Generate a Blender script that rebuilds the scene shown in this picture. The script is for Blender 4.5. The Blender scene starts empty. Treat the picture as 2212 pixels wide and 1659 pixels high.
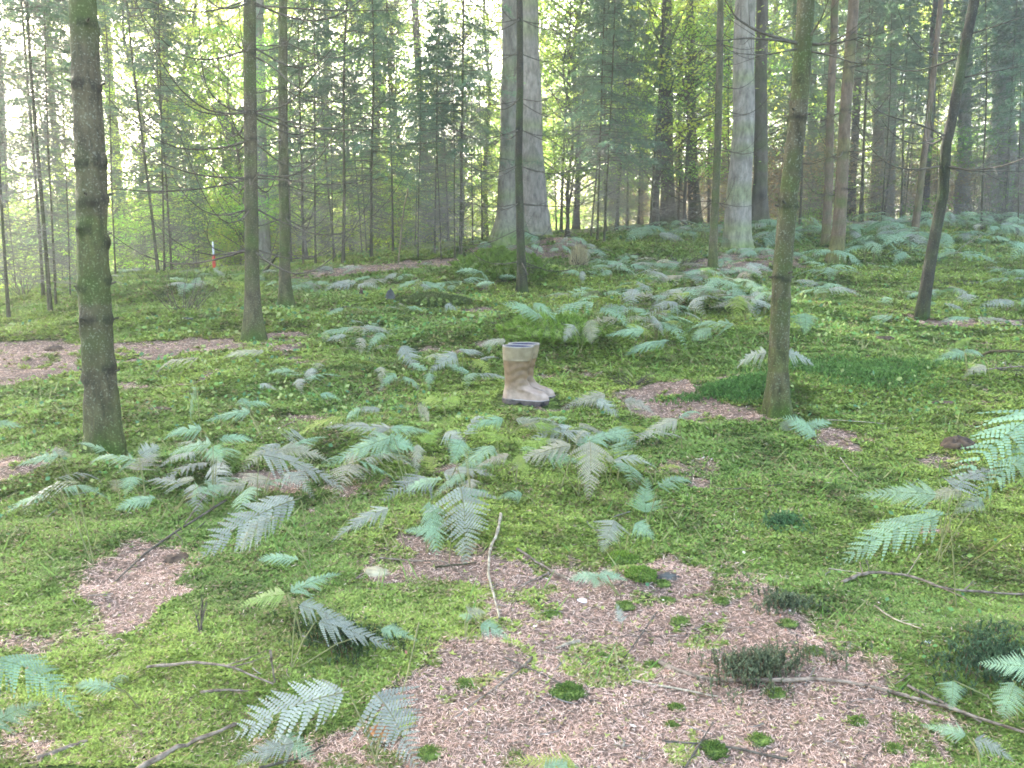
import bpy, math, random
import numpy as np
from mathutils import Matrix, Vector

S = bpy.context.scene
COL = S.collection
R = math.radians

# ------------------------------------------------------------------ camera
PITCH = R(10.0)
F = 1841.0                     # focal length in units of a 2212-wide frame
CAMZ = 1.5
cam_d = bpy.data.cameras.new("camera")
cam_d.sensor_width = 36.0
cam_d.lens = 36.0 * F / 2212.0
cam_d.clip_start = 0.05
cam_d.clip_end = 2000
cam = bpy.data.objects.new("camera", cam_d)
COL.objects.link(cam)
cam.location = (0, 0, CAMZ)
cam.rotation_euler = (math.pi / 2 - PITCH, 0, 0)
S.camera = cam

# ------------------------------------------------------------------ sky, sun, exposure
SUN_EL, SUN_AZ = R(27), R(-28)          # azimuth measured from +Y towards +X
W = bpy.data.worlds.new("World")
S.world = W
W.use_nodes = True
nt = W.node_tree
bg = nt.nodes["Background"]
sky = nt.nodes.new("ShaderNodeTexSky")
sky.sky_type = 'NISHITA'
sky.sun_disc = False
sky.sun_elevation = SUN_EL
sky.sun_rotation = SUN_AZ
sky.dust_density = 3.0
sky.ozone_density = 1.0
nt.links.new(sky.outputs[0], bg.inputs[0])
bg.inputs[1].default_value = 0.15
sl = bpy.data.lights.new("sun", 'SUN')
sl.energy = 4.0
sl.angle = R(0.5)
sl.color = (1.0, 0.96, 0.88)
so = bpy.data.objects.new("sun", sl)
COL.objects.link(so)
sd = Vector((math.sin(SUN_AZ) * math.cos(SUN_EL), math.cos(SUN_AZ) * math.cos(SUN_EL), math.sin(SUN_EL)))
so.rotation_euler = sd.to_track_quat('Z', 'Y').to_euler()
so.location = (-10, 20, 30)
S.view_settings.view_transform = 'Standard'
S.view_settings.look = 'None'
S.view_settings.exposure = 3.55
S.view_settings.gamma = 1.0
S.cycles.use_denoising = True
S.cycles.max_bounces = 6
S.cycles.diffuse_bounces = 3
S.cycles.glossy_bounces = 2
S.cycles.transmission_bounces = 4
S.cycles.volume_bounces = 0
S.cycles.sample_clamp_indirect = 6.0
S.cycles.filter_width = 1.7
S.cycles.caustics_reflective = False
S.cycles.caustics_refractive = False

# ------------------------------------------------------------------ small maths
def lin(r, g, b):
    f = lambda c: (c / 12.92) if c <= 0.04045 else ((c + 0.055) / 1.055) ** 2.4
    return (f(r / 255), f(g / 255), f(b / 255))

def _hash(ix, iy, seed):
    n = (ix.astype(np.int64) * 374761393 + iy.astype(np.int64) * 668265263 + seed * 1442695041) & 0xFFFFFFFF
    n = ((n ^ (n >> 13)) * 1274126177) & 0xFFFFFFFF
    n = n ^ (n >> 16)
    return (n & 0xFFFF) / 65535.0

def vnoise(x, y, seed=0):
    x = np.asarray(x, float); y = np.asarray(y, float)
    ix = np.floor(x); iy = np.floor(y)
    fx = x - ix; fy = y - iy
    fx = fx * fx * (3 - 2 * fx); fy = fy * fy * (3 - 2 * fy)
    a = _hash(ix, iy, seed); b = _hash(ix + 1, iy, seed)
    c = _hash(ix, iy + 1, seed); d = _hash(ix + 1, iy + 1, seed)
    return (a + (b - a) * fx) * (1 - fy) + (c + (d - c) * fx) * fy   # 0..1

def fbm(x, y, seed=0, o=3):
    s = 0; a = 1.0; t = 0
    for k in range(o):
        s = s + a * vnoise(x * 2 ** k + 17 * k, y * 2 ** k - 9 * k, seed + k); t += a; a *= 0.5
    return s / t

CP, SP = math.cos(PITCH), math.sin(PITCH)
def ray(u, v):
    cx = (u - 1106.0) / F; cy = (829.5 - v) / F
    return np.array([cx, CP + cy * SP, -SP + cy * CP])

def at_y(u, v, Y):
    """the point on the vertical plane y = Y seen at u, v, and its depth"""
    d = ray(u, v); t = Y / d[1]
    return np.array([0, 0, CAMZ]) + d * t, t

# ------------------------------------------------------------------ terrain
VH_U = np.array([-1500, -600, 0, 300, 600, 800, 1000, 1200, 1400, 2300, 3200], float)
VH_V = np.array([660, 650, 636, 592, 582, 548, 520, 500, 484, 474, 474], float)

def base_h(x, y):
    x = np.asarray(x, float); y = np.asarray(y, float)
    ys = np.maximum(y, 3.0)
    u = 1106 + F * x / ys
    vh = np.interp(u, VH_U, VH_V)
    ang = PITCH - np.arctan((829.5 - vh) / F)
    sight = 1.5 - ys * np.tan(ang)
    far = np.clip((ys - 60) / 60, 0, 1)
    sight = sight * (1 - far) + (1.5 - 60 * np.tan(ang)) * far - 0.02 * (ys - 60).clip(0)
    a = 0.088 * y
    k = 0.16
    m = np.minimum(a, sight)
    return m - k * np.log(np.exp(-(a - m) / k) + np.exp(-(sight - m) / k))

def hit(u, v, hf, off=0.0):
    d = ray(u, v)
    t0 = 0.8; prev = None; ts = np.concatenate([np.arange(0.8, 12, 0.02), np.arange(12, 90, 0.1)])
    P = d[None, :] * ts[:, None]
    z = CAMZ + P[:, 2] - (hf(P[:, 0], P[:, 1]) + off)
    i = np.argmax(z < 0)
    if z[i] >= 0: i = len(ts) - 1
    if i > 0:
        a = z[i - 1] / (z[i - 1] - z[i]); t = ts[i - 1] + a * (ts[i] - ts[i - 1])
    else: t = ts[0]
    return np.array([0, 0, CAMZ]) + d * t

MOUNDS = []
for (u, v, rx, ry, hh) in [(1160, 735, .75, .50, .24), (1600, 845, .36, .22, .07), (1080, 600, .8, .45, .26),
                           (380, 632, 1.1, .6, .10), (1900, 800, .9, .7, .08), (1200, 545, 1.9, 1.0, .20),
                           (720, 1390, .45, .25, .07), (850, 950, .5, .3, .08), (60, 1030, .4, .25, .06),
                           (450, 1010, .5, .2, .06), (1380, 1225, .14, .09, .05), (2150, 1420, .5, .3, .08),
                           (1010, 1120, .35, .2, .05), (640, 690, 1.2, .5, .08), (880, 650, .7, .4, .08),
                           (1500, 660, .8, .5, .08), (1750, 740, .7, .4, .08), (1300, 760, .5, .3, .06)]:
    p = hit(u, v, base_h); MOUNDS.append((p[0], p[1], rx, ry, hh))

def hgt(x, y, micro=True):
    x = np.asarray(x, float); y = np.asarray(y, float)
    h = base_h(x, y)
    for (mx, my, rx, ry, hh) in MOUNDS:
        q = ((x - mx) / rx) ** 2 + ((y - my) / ry) ** 2
        h = h + hh * np.exp(-q)
    h = h + 0.14 * (fbm(x * .55 + 3, y * .75, 5, 2) - .5) + 0.055 * (fbm(x * 2.1, y * 2.6, 9, 2) - .5)
    if micro:
        h = h + 0.024 * (vnoise(x * 7, y * 8, 21) - .5) + 0.010 * (vnoise(x * 17, y * 19, 22) - .5)
    return h

def G(u, v, off=0.0):
    return hit(u, v, hgt, off)

# ------------------------------------------------------------------ moss / needle litter map
def uv_of(x, y, z):
    """where a ground point stands in the plan used for laying out the patches"""
    dz = z - CAMZ
    dep = y * CP - dz * SP
    up = y * SP + dz * CP
    dep = np.maximum(dep, 0.3)
    return 1106 + F * x / dep, 829.5 - F * up / dep

POLY = [  # needle-litter patches, plan outlines
    ([(990, 1215), (1080, 1200), (1210, 1215), (1330, 1235), (1420, 1205), (1560, 1195), (1640, 1215), (1700, 1290),
      (1830, 1400), (1930, 1490), (2010, 1560), (1990, 1760), (600, 1760), (650, 1660), (780, 1600), (880, 1500),
      (960, 1420), (1010, 1370), (1020, 1300)], 1.0),
    ([(760, 1190), (880, 1170), (1000, 1205), (1030, 1260), (900, 1285), (790, 1265)], .85),
    ([(110, 1290), (180, 1225), (280, 1195), (390, 1210), (420, 1250), (330, 1320), (240, 1360), (130, 1345)], 1.0),
    ([(540, 1010), (640, 1000), (670, 1045), (620, 1080), (540, 1075)], .8),
    ([(1330, 850), (1400, 825), (1510, 820), (1530, 855), (1640, 880), (1680, 905), (1560, 912), (1430, 905), (1350, 885)], .95),
    ([(-80, 745), (80, 735), (190, 745), (190, 800), (60, 830), (-80, 840)], 1.0),
    ([(170, 745), (400, 735), (560, 725), (560, 752), (400, 765), (240, 790)], .7),
    ([(560, 722), (600, 712), (690, 730), (665, 758), (590, 765)], .95),
    ([(980, 668), (1040, 662), (1065, 680), (1000, 700)], .9),
    ([(1930, 678), (2010, 690), (2212, 688), (2230, 705), (1990, 708)], .9),
    ([(1000, 545), (1080, 520), (1240, 510), (1310, 545), (1200, 560), (1060, 565)], .95),
    ([(600, 590), (800, 568), (1000, 556), (1000, 578), (800, 588), (640, 610)], .8),
    ([(1440, 585), (1560, 550), (1720, 545), (1740, 580), (1600, 600), (1500, 605)], .75),
    ([(1760, 935), (1850, 940), (1910, 960), (1860, 975), (1790, 965)], .9),
    ([(-60, 950), (60, 985), (120, 1010), (40, 1035), (-60, 1040)], .7),
    ([(-60, 1490), (60, 1540), (150, 1600), (60, 1659), (-60, 1659)], .65),
    ([(1440, 1010), (1530, 1000), (1560, 1030), (1480, 1045)], .5),
    ([(560, 905), (700, 900), (720, 920), (600, 925)], .6),
    ([(300, 1560), (420, 1600), (400, 1700), (250, 1700)], .4),
]
def inpoly(u, v, P):
    c = np.zeros(u.shape, bool); n = len(P); j = n - 1
    for i in range(n):
        xi, yi = P[i]; xj, yj = P[j]
        if yi != yj:
            k = ((yi > v) != (yj > v)) & (u < (xj - xi) * (v - yi) / (yj - yi) + xi)
            c ^= k
        j = i
    return c

def litter(x, y, z=None):
    """0 = moss, 1 = brown needle litter"""
    x = np.asarray(x, float); y = np.asarray(y, float)
    if z is None: z = hgt(x, y, False)
    d = np.maximum(np.abs(y), 1)
    bx = (fbm(x * 2.2, y * 2.2, 31, 3) - .5) * 0.5; by = (fbm(x * 2.2 + 50, y * 2.2, 32, 3) - .5) * 0.6
    m = np.zeros(np.shape(x))
    for q in range(5):
        wx = bx + (vnoise(x * 9 + q * 31, y * 9, 35 + q) - .5) * .34
        wy = by + (vnoise(x * 8, y * 8 + q * 17, 45 + q) - .5) * .46
        u, v = uv_of(x + wx * .6, y + wy * .6, z)
        mq = np.zeros(np.shape(x))
        for P, s in POLY:
            mq = np.maximum(mq, inpoly(u, v, P) * s)
        m += mq / 5
    n1 = fbm(x * 3.3, y * 3.3, 41, 3)
    n2 = fbm(x * 9, y * 9, 44, 2)
    m = np.clip(m * 1.25 + (n2 - .5) * 1.1 * (m > 0) * (1 - np.abs(2 * m - 1) * .6), 0, 1)
    m = m * np.where((n1 > .58) & (n2 > .5), .35, 1)                       # green tufts inside the litter
    m = np.maximum(m, np.clip((.36 - n1) * 6, 0, 1) * np.clip((.62 - n2) * 4, 0, 1) * .75)        # bare spots inside the moss
    behind = np.clip((y - 17) / 6, 0, 1)
    m = np.maximum(m, behind * np.where(fbm(x * .5, y * .5, 47, 2) > .5, .7, .3))
    return np.clip(m, 0, 1)

# ------------------------------------------------------------------ mesh helpers
class MB:
    def __init__(s): s.v = []; s.f = {3: [], 4: []}; s.c = []; s.n = 0
    def add(s, V, Fq, col=None):
        V = np.asarray(V, float).reshape(-1, 3); Fq = np.asarray(Fq, int)
        if len(V) == 0 or len(Fq) == 0: return s
        s.v.append(V); s.f[Fq.shape[1]].append(Fq + s.n)
        if col is None: c = np.ones((len(V), 3))
        else:
            c = np.asarray(col, float)
            if c.ndim == 1: c = np.tile(c, (len(V), 1))
        s.c.append(c); s.n += len(V); return s
    def mesh(s, name, mat=None, smooth=True):
        me = bpy.data.meshes.new(name)
        V = np.concatenate(s.v); me.vertices.add(len(V)); me.vertices.foreach_set("co", V.astype(np.float32).ravel())
        li = []; st = []; tot = 0
        for k in (3, 4):
            if s.f[k]:
                f = np.concatenate(s.f[k]); li.append(f.ravel()); st.append(tot + np.arange(len(f)) * k); tot += f.size
        li = np.concatenate(li); st = np.concatenate(st)
        me.loops.add(len(li)); me.loops.foreach_set("vertex_index", li.astype(np.int32))
        me.polygons.add(len(st)); me.polygons.foreach_set("loop_start", st.astype(np.int32))
        me.update(calc_edges=True)
        if smooth: me.polygons.foreach_set("use_smooth", np.ones(len(st), bool))
        a = me.color_attributes.new("Col", 'FLOAT_COLOR', 'POINT')
        C = np.concatenate(s.c); C = np.concatenate([C, np.ones((len(C), 1))], 1)
        a.data.foreach_set("color", C.astype(np.float32).ravel())
        if mat: me.materials.append(mat)
        me.validate()
        return me

def link(name, me, parent=None, **k):
    o = bpy.data.objects.new(name, me); COL.objects.link(o)
    if parent is not None: o.parent = parent
    tag(o, **k); return o
def tag(o, label=None, cat=None, group=None, kind=None):
    if label: o["label"] = label
    if cat: o["category"] = cat
    if group: o["group"] = group
    if kind: o["kind"] = kind
def empty(name, loc, label, cat, group=None, rz=0, sc=1):
    o = bpy.data.objects.new(name, None); COL.objects.link(o); o.empty_display_size = .1
    o.location = loc; o.rotation_euler = (0, 0, rz); o.scale = (sc, sc, sc) if np.isscalar(sc) else sc
    tag(o, label, cat, group); return o
def copy_thing(root, kids, loc, rz, sc, label, cat, group, tilt=(0, 0)):
    r = root.copy(); COL.objects.link(r); r.location = loc
    r.rotation_euler = (tilt[0], tilt[1], rz); r.scale = (sc, sc, sc) if np.isscalar(sc) else sc
    tag(r, label, cat, group)
    for ch in kids:
        c = ch.copy(); COL.objects.link(c); c.parent = r
    return r

def unit(a): a = np.asarray(a, float); return a / (np.linalg.norm(a, axis=-1, keepdims=True) + 1e-9)

def tube(P, rad, n=6, cap=True):
    P = np.asarray(P, float); m = len(P); rad = np.broadcast_to(np.asarray(rad, float), (m,))
    T = unit(np.gradient(P, axis=0))
    ref = np.array([0, 0, 1.0]) if abs(T[:, 2]).mean() < .8 else np.array([1.0, 0, 0])
    A = unit(np.cross(T, ref)); B = np.cross(T, A)
    th = np.arange(n) * 2 * math.pi / n
    V = P[:, None, :] + rad[:, None, None] * (np.cos(th)[None, :, None] * A[:, None, :] + np.sin(th)[None, :, None] * B[:, None, :])
    V = V.reshape(-1, 3)
    i = np.arange(m - 1)[:, None] * n; j = np.arange(n)[None, :]; k = (j + 1) % n
    Fq = np.stack([i + j, i + k, i + n + k, i + n + j], -1).reshape(-1, 4)
    return V, Fq

def diamonds(P, D, N, l, w, mid=.5):
    """leaf-like rhombs: start P, direction D, side N, length l, width w"""
    P = np.asarray(P); l = np.broadcast_to(l, (len(P),))[:, None]; w = np.broadcast_to(w, (len(P),))[:, None]
    V = np.stack([P, P + D * l * mid + N * w * .5, P + D * l, P + D * l * mid - N * w * .5], 1).reshape(-1, 3)
    Fq = np.arange(len(P) * 4).reshape(-1, 4)
    return V, Fq

def rnd_unit(rs, n, zs=1.0):
    a = rs.normal(size=(n, 3)); a[:, 2] *= zs; return unit(a)

# ------------------------------------------------------------------ materials
def newmat(name):
    m = bpy.data.materials.new(name); m.use_nodes = True
    n = m.node_tree; n.nodes.clear()
    out = n.nodes.new("ShaderNodeOutputMaterial"); return m, n, out

def leafmat(name, col, trans=.4, tcol=None, rough=.5, hue=.12, spec=.35, var=.5):
    """leaf: object-random and noise-varied tint, part of the light goes through"""
    m, n, out = newmat(name)
    at = n.nodes.new("ShaderNodeAttribute"); at.attribute_name = "Col"
    oi = n.nodes.new("ShaderNodeObjectInfo")
    mul = n.nodes.new("ShaderNodeMix"); mul.data_type = 'RGBA'; mul.blend_type = 'MULTIPLY'; mul.inputs[0].default_value = 1
    mul.inputs[6].default_value = (*col, 1); n.links.new(at.outputs["Color"], mul.inputs[7])
    hs = n.nodes.new("ShaderNodeHueSaturation")
    mr = n.nodes.new("ShaderNodeMapRange"); mr.inputs[3].default_value = .5 - hue * .5; mr.inputs[4].default_value = .5 + hue * .35
    n.links.new(oi.outputs["Random"], mr.inputs[0]); n.links.new(mr.outputs[0], hs.inputs["Hue"])
    mv = n.nodes.new("ShaderNodeMapRange"); mv.inputs[3].default_value = 1 - var * .5; mv.inputs[4].default_value = 1 + var * .5
    fr = n.nodes.new("ShaderNodeMath"); fr.operation = 'FRACT'
    m7 = n.nodes.new("ShaderNodeMath"); m7.operation = 'MULTIPLY'; m7.inputs[1].default_value = 7.31
    n.links.new(oi.outputs["Random"], m7.inputs[0]); n.links.new(m7.outputs[0], fr.inputs[0])
    n.links.new(fr.outputs[0], mv.inputs[0]); n.links.new(mv.outputs[0], hs.inputs["Value"])
    n.links.new(mul.outputs[2], hs.inputs["Color"])
    p = n.nodes.new("ShaderNodeBsdfPrincipled"); p.inputs["Roughness"].default_value = rough
    p.inputs["Specular IOR Level"].default_value = spec
    n.links.new(hs.outputs[0], p.inputs["Base Color"])
    t = n.nodes.new("ShaderNodeBsdfTranslucent")
    tm = n.nodes.new("ShaderNodeMix"); tm.data_type = 'RGBA'; tm.blend_type = 'MULTIPLY'; tm.inputs[0].default_value = 1
    tc = tcol or (1.6, 1.7, .8)
    n.links.new(hs.outputs[0], tm.inputs[6]); tm.inputs[7].default_value = (*tc, 1)
    n.links.new(tm.outputs[2], t.inputs[0])
    mx = n.nodes.new("ShaderNodeMixShader"); mx.inputs[0].default_value = trans
    n.links.new(p.outputs[0], mx.inputs[1]); n.links.new(t.outputs[0], mx.inputs[2])
    n.links.new(mx.outputs[0], out.inputs[0]); return m

def barkmat(name, c1, c2, moss=(.06, .085, .02), mossamt=.4, scale=10, speck=.25, bump=.9):
    m, n, out = newmat(name)
    N = n.nodes.new; L = n.links.new
    tc = N("ShaderNodeTexCoord"); mp = N("ShaderNodeMapping"); mp.inputs["Scale"].default_value = (1, 1, .35)
    L(tc.outputs["Object"], mp.inputs[0])
    n1 = N("ShaderNodeTexNoise"); n1.inputs["Scale"].default_value = scale * 2.2; n1.inputs["Detail"].default_value = 8; n1.inputs["Roughness"].default_value = .7
    L(mp.outputs[0], n1.inputs["Vector"])
    r1 = N("ShaderNodeValToRGB"); r1.color_ramp.elements[0].position = .35; r1.color_ramp.elements[1].position = .68
    r1.color_ramp.elements[0].color = (*c1, 1); r1.color_ramp.elements[1].color = (*c2, 1); L(n1.outputs[0], r1.inputs[0])
    n2 = N("ShaderNodeTexNoise"); n2.inputs["Scale"].default_value = scale * .45; n2.inputs["Detail"].default_value = 6
    L(tc.outputs["Object"], n2.inputs["Vector"])
    r2 = N("ShaderNodeValToRGB"); r2.color_ramp.elements[0].position = .62 - mossamt * .35; r2.color_ramp.elements[1].position = .78 - mossamt * .3
    L(n2.outputs[0], r2.inputs[0])
    mm = N("ShaderNodeMix"); mm.data_type = 'RGBA'; L(r2.outputs[0], mm.inputs[0]); L(r1.outputs[0], mm.inputs[6]); mm.inputs[7].default_value = (*moss, 1)
    v = N("ShaderNodeTexNoise"); v.inputs["Scale"].default_value = scale * 11; v.inputs["Detail"].default_value = 3; L(tc.outputs["Object"], v.inputs["Vector"])
    r3 = N("ShaderNodeValToRGB"); r3.color_ramp.elements[0].position = .56; r3.color_ramp.elements[1].position = .70
    r3.color_ramp.elements[1].color = (speck, speck, speck, 1)
    L(v.outputs[0], r3.inputs[0])
    m3 = N("ShaderNodeMix"); m3.data_type = 'RGBA'; L(r3.outputs[0], m3.inputs[0]); L(mm.outputs[2], m3.inputs[6]); m3.inputs[7].default_value = (.27, .27, .20, 1)
    at = N("ShaderNodeAttribute"); at.attribute_name = "Col"
    m4 = N("ShaderNodeMix"); m4.data_type = 'RGBA'; m4.blend_type = 'MULTIPLY'; m4.inputs[0].default_value = 1
    L(m3.outputs[2], m4.inputs[6]); L(at.outputs["Color"], m4.inputs[7])
    p = N("ShaderNodeBsdfPrincipled"); p.inputs["Roughness"].default_value = .85; p.inputs["Specular IOR Level"].default_value = .25
    L(m4.outputs[2], p.inputs["Base Color"])
    b = N("ShaderNodeBump"); b.inputs["Strength"].default_value = bump; b.inputs["Distance"].default_value = .02; L(n1.outputs[0], b.inputs["Height"])
    L(b.outputs[0], p.inputs["Normal"]); L(p.outputs[0], out.inputs[0]); return m

def plainmat(name, c1, c2, scale=20, rough=.8, bump=.2, spec=.3, det=6):
    m, n, out = newmat(name); N = n.nodes.new; L = n.links.new
    tc = N("ShaderNodeTexCoord"); n1 = N("ShaderNodeTexNoise"); n1.inputs["Scale"].default_value = scale; n1.inputs["Detail"].default_value = det
    L(tc.outputs["Object"], n1.inputs["Vector"])
    r = N("ShaderNodeValToRGB"); r.color_ramp.elements[0].position = .35; r.color_ramp.elements[1].position = .65
    r.color_ramp.elements[0].color = (*c1, 1); r.color_ramp.elements[1].color = (*c2, 1); L(n1.outputs[0], r.inputs[0])
    at = N("ShaderNodeAttribute"); at.attribute_name = "Col"
    m4 = N("ShaderNodeMix"); m4.data_type = 'RGBA'; m4.blend_type = 'MULTIPLY'; m4.inputs[0].default_value = 1
    L(r.outputs[0], m4.inputs[6]); L(at.outputs["Color"], m4.inputs[7])
    p = N("ShaderNodeBsdfPrincipled"); p.inputs["Roughness"].default_value = rough; p.inputs["Specular IOR Level"].default_value = spec
    L(m4.outputs[2], p.inputs["Base Color"])
    b = N("ShaderNodeBump"); b.inputs["Strength"].default_value = bump; b.inputs["Distance"].default_value = .01; L(n1.outputs[0], b.inputs["Height"])
    L(b.outputs[0], p.inputs["Normal"]); L(p.outputs[0], out.inputs[0]); return m

def attrmat(name, rough=.8, spec=.2, trans=0.0, noise=0):
    m, n, out = newmat(name); N = n.nodes.new; L = n.links.new
    at = N("ShaderNodeAttribute"); at.attribute_name = "Col"
    p = N("ShaderNodeBsdfPrincipled"); p.inputs["Roughness"].default_value = rough; p.inputs["Specular IOR Level"].default_value = spec
    L(at.outputs["Color"], p.inputs["Base Color"])
    if trans:
        t = N("ShaderNodeBsdfTranslucent"); L(at.outputs["Color"], t.inputs[0])
        mx = N("ShaderNodeMixShader"); mx.inputs[0].default_value = trans
        L(p.outputs[0], mx.inputs[1]); L(t.outputs[0], mx.inputs[2]); L(mx.outputs[0], out.inputs[0])
    else: L(p.outputs[0], out.inputs[0])
    return m

M_bark_near = barkmat("bark_pole", (.028, .023, .011), (.125, .102, .055), (.055, .066, .016), .5, 9, .55, 1.0)
M_bark_dark = barkmat("bark_dark", (.014, .012, .008), (.060, .050, .030), (.045, .055, .018), .40, 9, .3, 1.0)
M_bark_red = barkmat("bark_reddish", (.075, .048, .028), (.22, .155, .10), (.08, .085, .03), .35, 9, .35)
M_bark_big = barkmat("bark_old", (.13, .11, .088), (.38, .335, .28), (.12, .12, .08), .15, 7, .5, 1.0)
M_bark_far = barkmat("bark_far", (.05, .042, .028), (.15, .125, .09), (.07, .085, .03), .3, 6, .3)
M_bark_mid = barkmat("bark_mid", (.10, .088, .068), (.30, .265, .21), (.10, .12, .06), .3, 7, .4, 1.0)
M_bark_pale = barkmat("bark_pale", (.20, .20, .17), (.42, .42, .37), (.14, .16, .10), .25, 5, .4)
M_twig = plainmat("twig_wood", (.045, .036, .024), (.12, .10, .07), 30)
M_twig_g = plainmat("twig_grey", (.14, .125, .10), (.27, .24, .195), 30)
M_stick = plainmat("stick_wood", (.075, .052, .033), (.27, .21, .15), 45, .85, .8)
M_stick_p = plainmat("stick_pale", (.17, .135, .085), (.42, .36, .25), 45, .85, .8)
M_needle = leafmat("spruce_needles", (.12, .18, .13), .45, (1.3, 1.5, .9), .5, .06, .4, .5)
M_needle_d = leafmat("dark_needles", (.10, .145, .085), .45, (1.4, 1.5, .8), .5, .06, .4, .5)
M_beech = leafmat("broad_leaves", (.33, .45, .13), .7, (1.7, 1.9, 1.1), .5, .10, .3, .5)
M_beech_d = leafmat("broad_leaves_green", (.18, .29, .08), .6, (1.8, 2.0, .9), .5, .08, .3, .5)
M_dryleaf = leafmat("dry_leaves", (.26, .215, .14), .5, (1.4, 1.3, .9), .5, .04, .3, .5)
M_fern = leafmat("fern_green", (.25, .35, .215), .3, (1.0, 1.2, .7), .7, .03, .18, .3)
M_fern_g = leafmat("fern_grey", (.285, .295, .23), .25, (1.0, 1.1, .8), .6, .05, .3, .3)
M_fern_b = leafmat("fern_beige", (.33, .31, .215), .3, (1.0, 1.0, .7), .6, .04, .25, .3)
M_fern_y = leafmat("fern_yellow", (.24, .32, .06), .35, (1.2, 1.2, .6), .5, .05, .4, .3)
M_fern_stem = plainmat("fern_stem", (.14, .15, .05), (.27, .24, .10), 12)
M_attr = attrmat("litter_bits", .85, .15)
M_moss = attrmat("moss_shoots", .75, .2, .3)

# ------------------------------------------------------------------ ground
def axis(segs):
    out = [segs[0][0]]
    for a, b, s in segs:
        n = max(1, int(round((b - a) / s))); out += list(np.linspace(a, b, n + 1)[1:])
    return np.array(out)
def build_ground():
    ys = axis([(-40, -5, 5), (-5, 1.2, .4), (1.2, 7, .026), (7, 12, .06), (12, 24, .2), (24, 60, 1.0), (60, 260, 10)])
    xs = axis([(-200, -40, 10), (-40, -14, 1.0), (-14, -5, .15), (-5, -2.6, .05), (-2.6, 2.6, .026), (2.6, 5, .05), (5, 14, .15), (14, 40, 1.0), (40, 200, 10)])
    X, Y = np.meshgrid(xs, ys)
    Z = hgt(X, Y)
    Lm = litter(X, Y, hgt(X, Y, False))
    nx, ny = len(xs), len(ys)
    i = np.arange(ny - 1)[:, None] * nx; j = np.arange(nx - 1)[None, :]
    Fq = np.stack([i + j, i + j + 1, i + nx + j + 1, i + nx + j], -1).reshape(-1, 4)
    V = np.stack([X, Y, Z], -1).reshape(-1, 3)
    l = Lm.reshape(-1)
    dark = fbm(X * 1.1, Y * 1.1, 61, 2).reshape(-1)
    c = np.stack([l, dark, np.zeros_like(l)], 1)
    m, n, out = newmat("forest_floor"); N = n.nodes.new; L = n.links.new
    at = N("ShaderNodeAttribute"); at.attribute_name = "Col"; sp = N("ShaderNodeSeparateColor"); L(at.outputs["Color"], sp.inputs[0])
    tc = N("ShaderNodeTexCoord")
    a = N("ShaderNodeTexNoise"); a.inputs["Scale"].default_value = 70; a.inputs["Detail"].default_value = 6; a.inputs["Roughness"].default_value = .6; L(tc.outputs["Object"], a.inputs["Vector"])
    ra = N("ShaderNodeValToRGB"); e = ra.color_ramp.elements; e[0].position = .33; e[0].color = (.12, .08, .058, 1); e[1].position = .70; e[1].color = (.30, .21, .16, 1)
    x = e.new(.5); x.color = (.17, .115, .08, 1); L(a.outputs[0], ra.inputs[0])
    b = N("ShaderNodeTexNoise"); b.inputs["Scale"].default_value = 26; b.inputs["Detail"].default_value = 8; b.inputs["Roughness"].default_value = .7; L(tc.outputs["Object"], b.inputs["Vector"])
    rb = N("ShaderNodeValToRGB"); e = rb.color_ramp.elements; e[0].position = .34; e[0].color = (.022, .032, .008, 1); e[1].position = .68; e[1].color = (.17, .235, .04, 1)
    x = e.new(.5); x.color = (.075, .11, .02, 1); L(b.outputs[0], rb.inputs[0])
    # litter / moss edge broken up by noise
    mth = N("ShaderNodeMath"); mth.operation = 'ADD'; L(sp.outputs[0], mth.inputs[0])
    sub = N("ShaderNodeMath"); sub.operation = 'MULTIPLY_ADD'; sub.inputs[1].default_value = .9; sub.inputs[2].default_value = -.45; L(b.outputs[0], sub.inputs[0]); L(sub.outputs[0], mth.inputs[1])
    rr = N("ShaderNodeMapRange"); rr.inputs[1].default_value = .20; rr.inputs[2].default_value = .80; L(mth.outputs[0], rr.inputs[0])
    mx = N("ShaderNodeMix"); mx.data_type = 'RGBA'; L(rr.outputs[0], mx.inputs[0]); L(rb.outputs[0], mx.inputs[6]); L(ra.outputs[0], mx.inputs[7])
    p = N("ShaderNodeBsdfPrincipled"); p.inputs["Roughness"].default_value = .9; p.inputs["Specular IOR Level"].default_value = .15
    L(mx.outputs[2], p.inputs["Base Color"])
    bm = N("ShaderNodeBump"); bm.inputs["Strength"].default_value = .9; bm.inputs["Distance"].default_value = .02; L(b.outputs[0], bm.inputs["Height"]); L(bm.outputs[0], p.inputs["Normal"])
    L(p.outputs[0], out.inputs[0])
    link("ground", MB().add(V, Fq, c).mesh("ground", m), kind="structure")
build_ground()

def sample_floor(rs, n, d0, d1, half=.72):
    """points on the floor, thinning with distance"""
    y = d0 * (d1 / d0) ** rs.random(n)
    x = (rs.random(n) * 2 - 1) * (half * y + .3)
    return x, y

BOOT = G(1087, 868)
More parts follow.
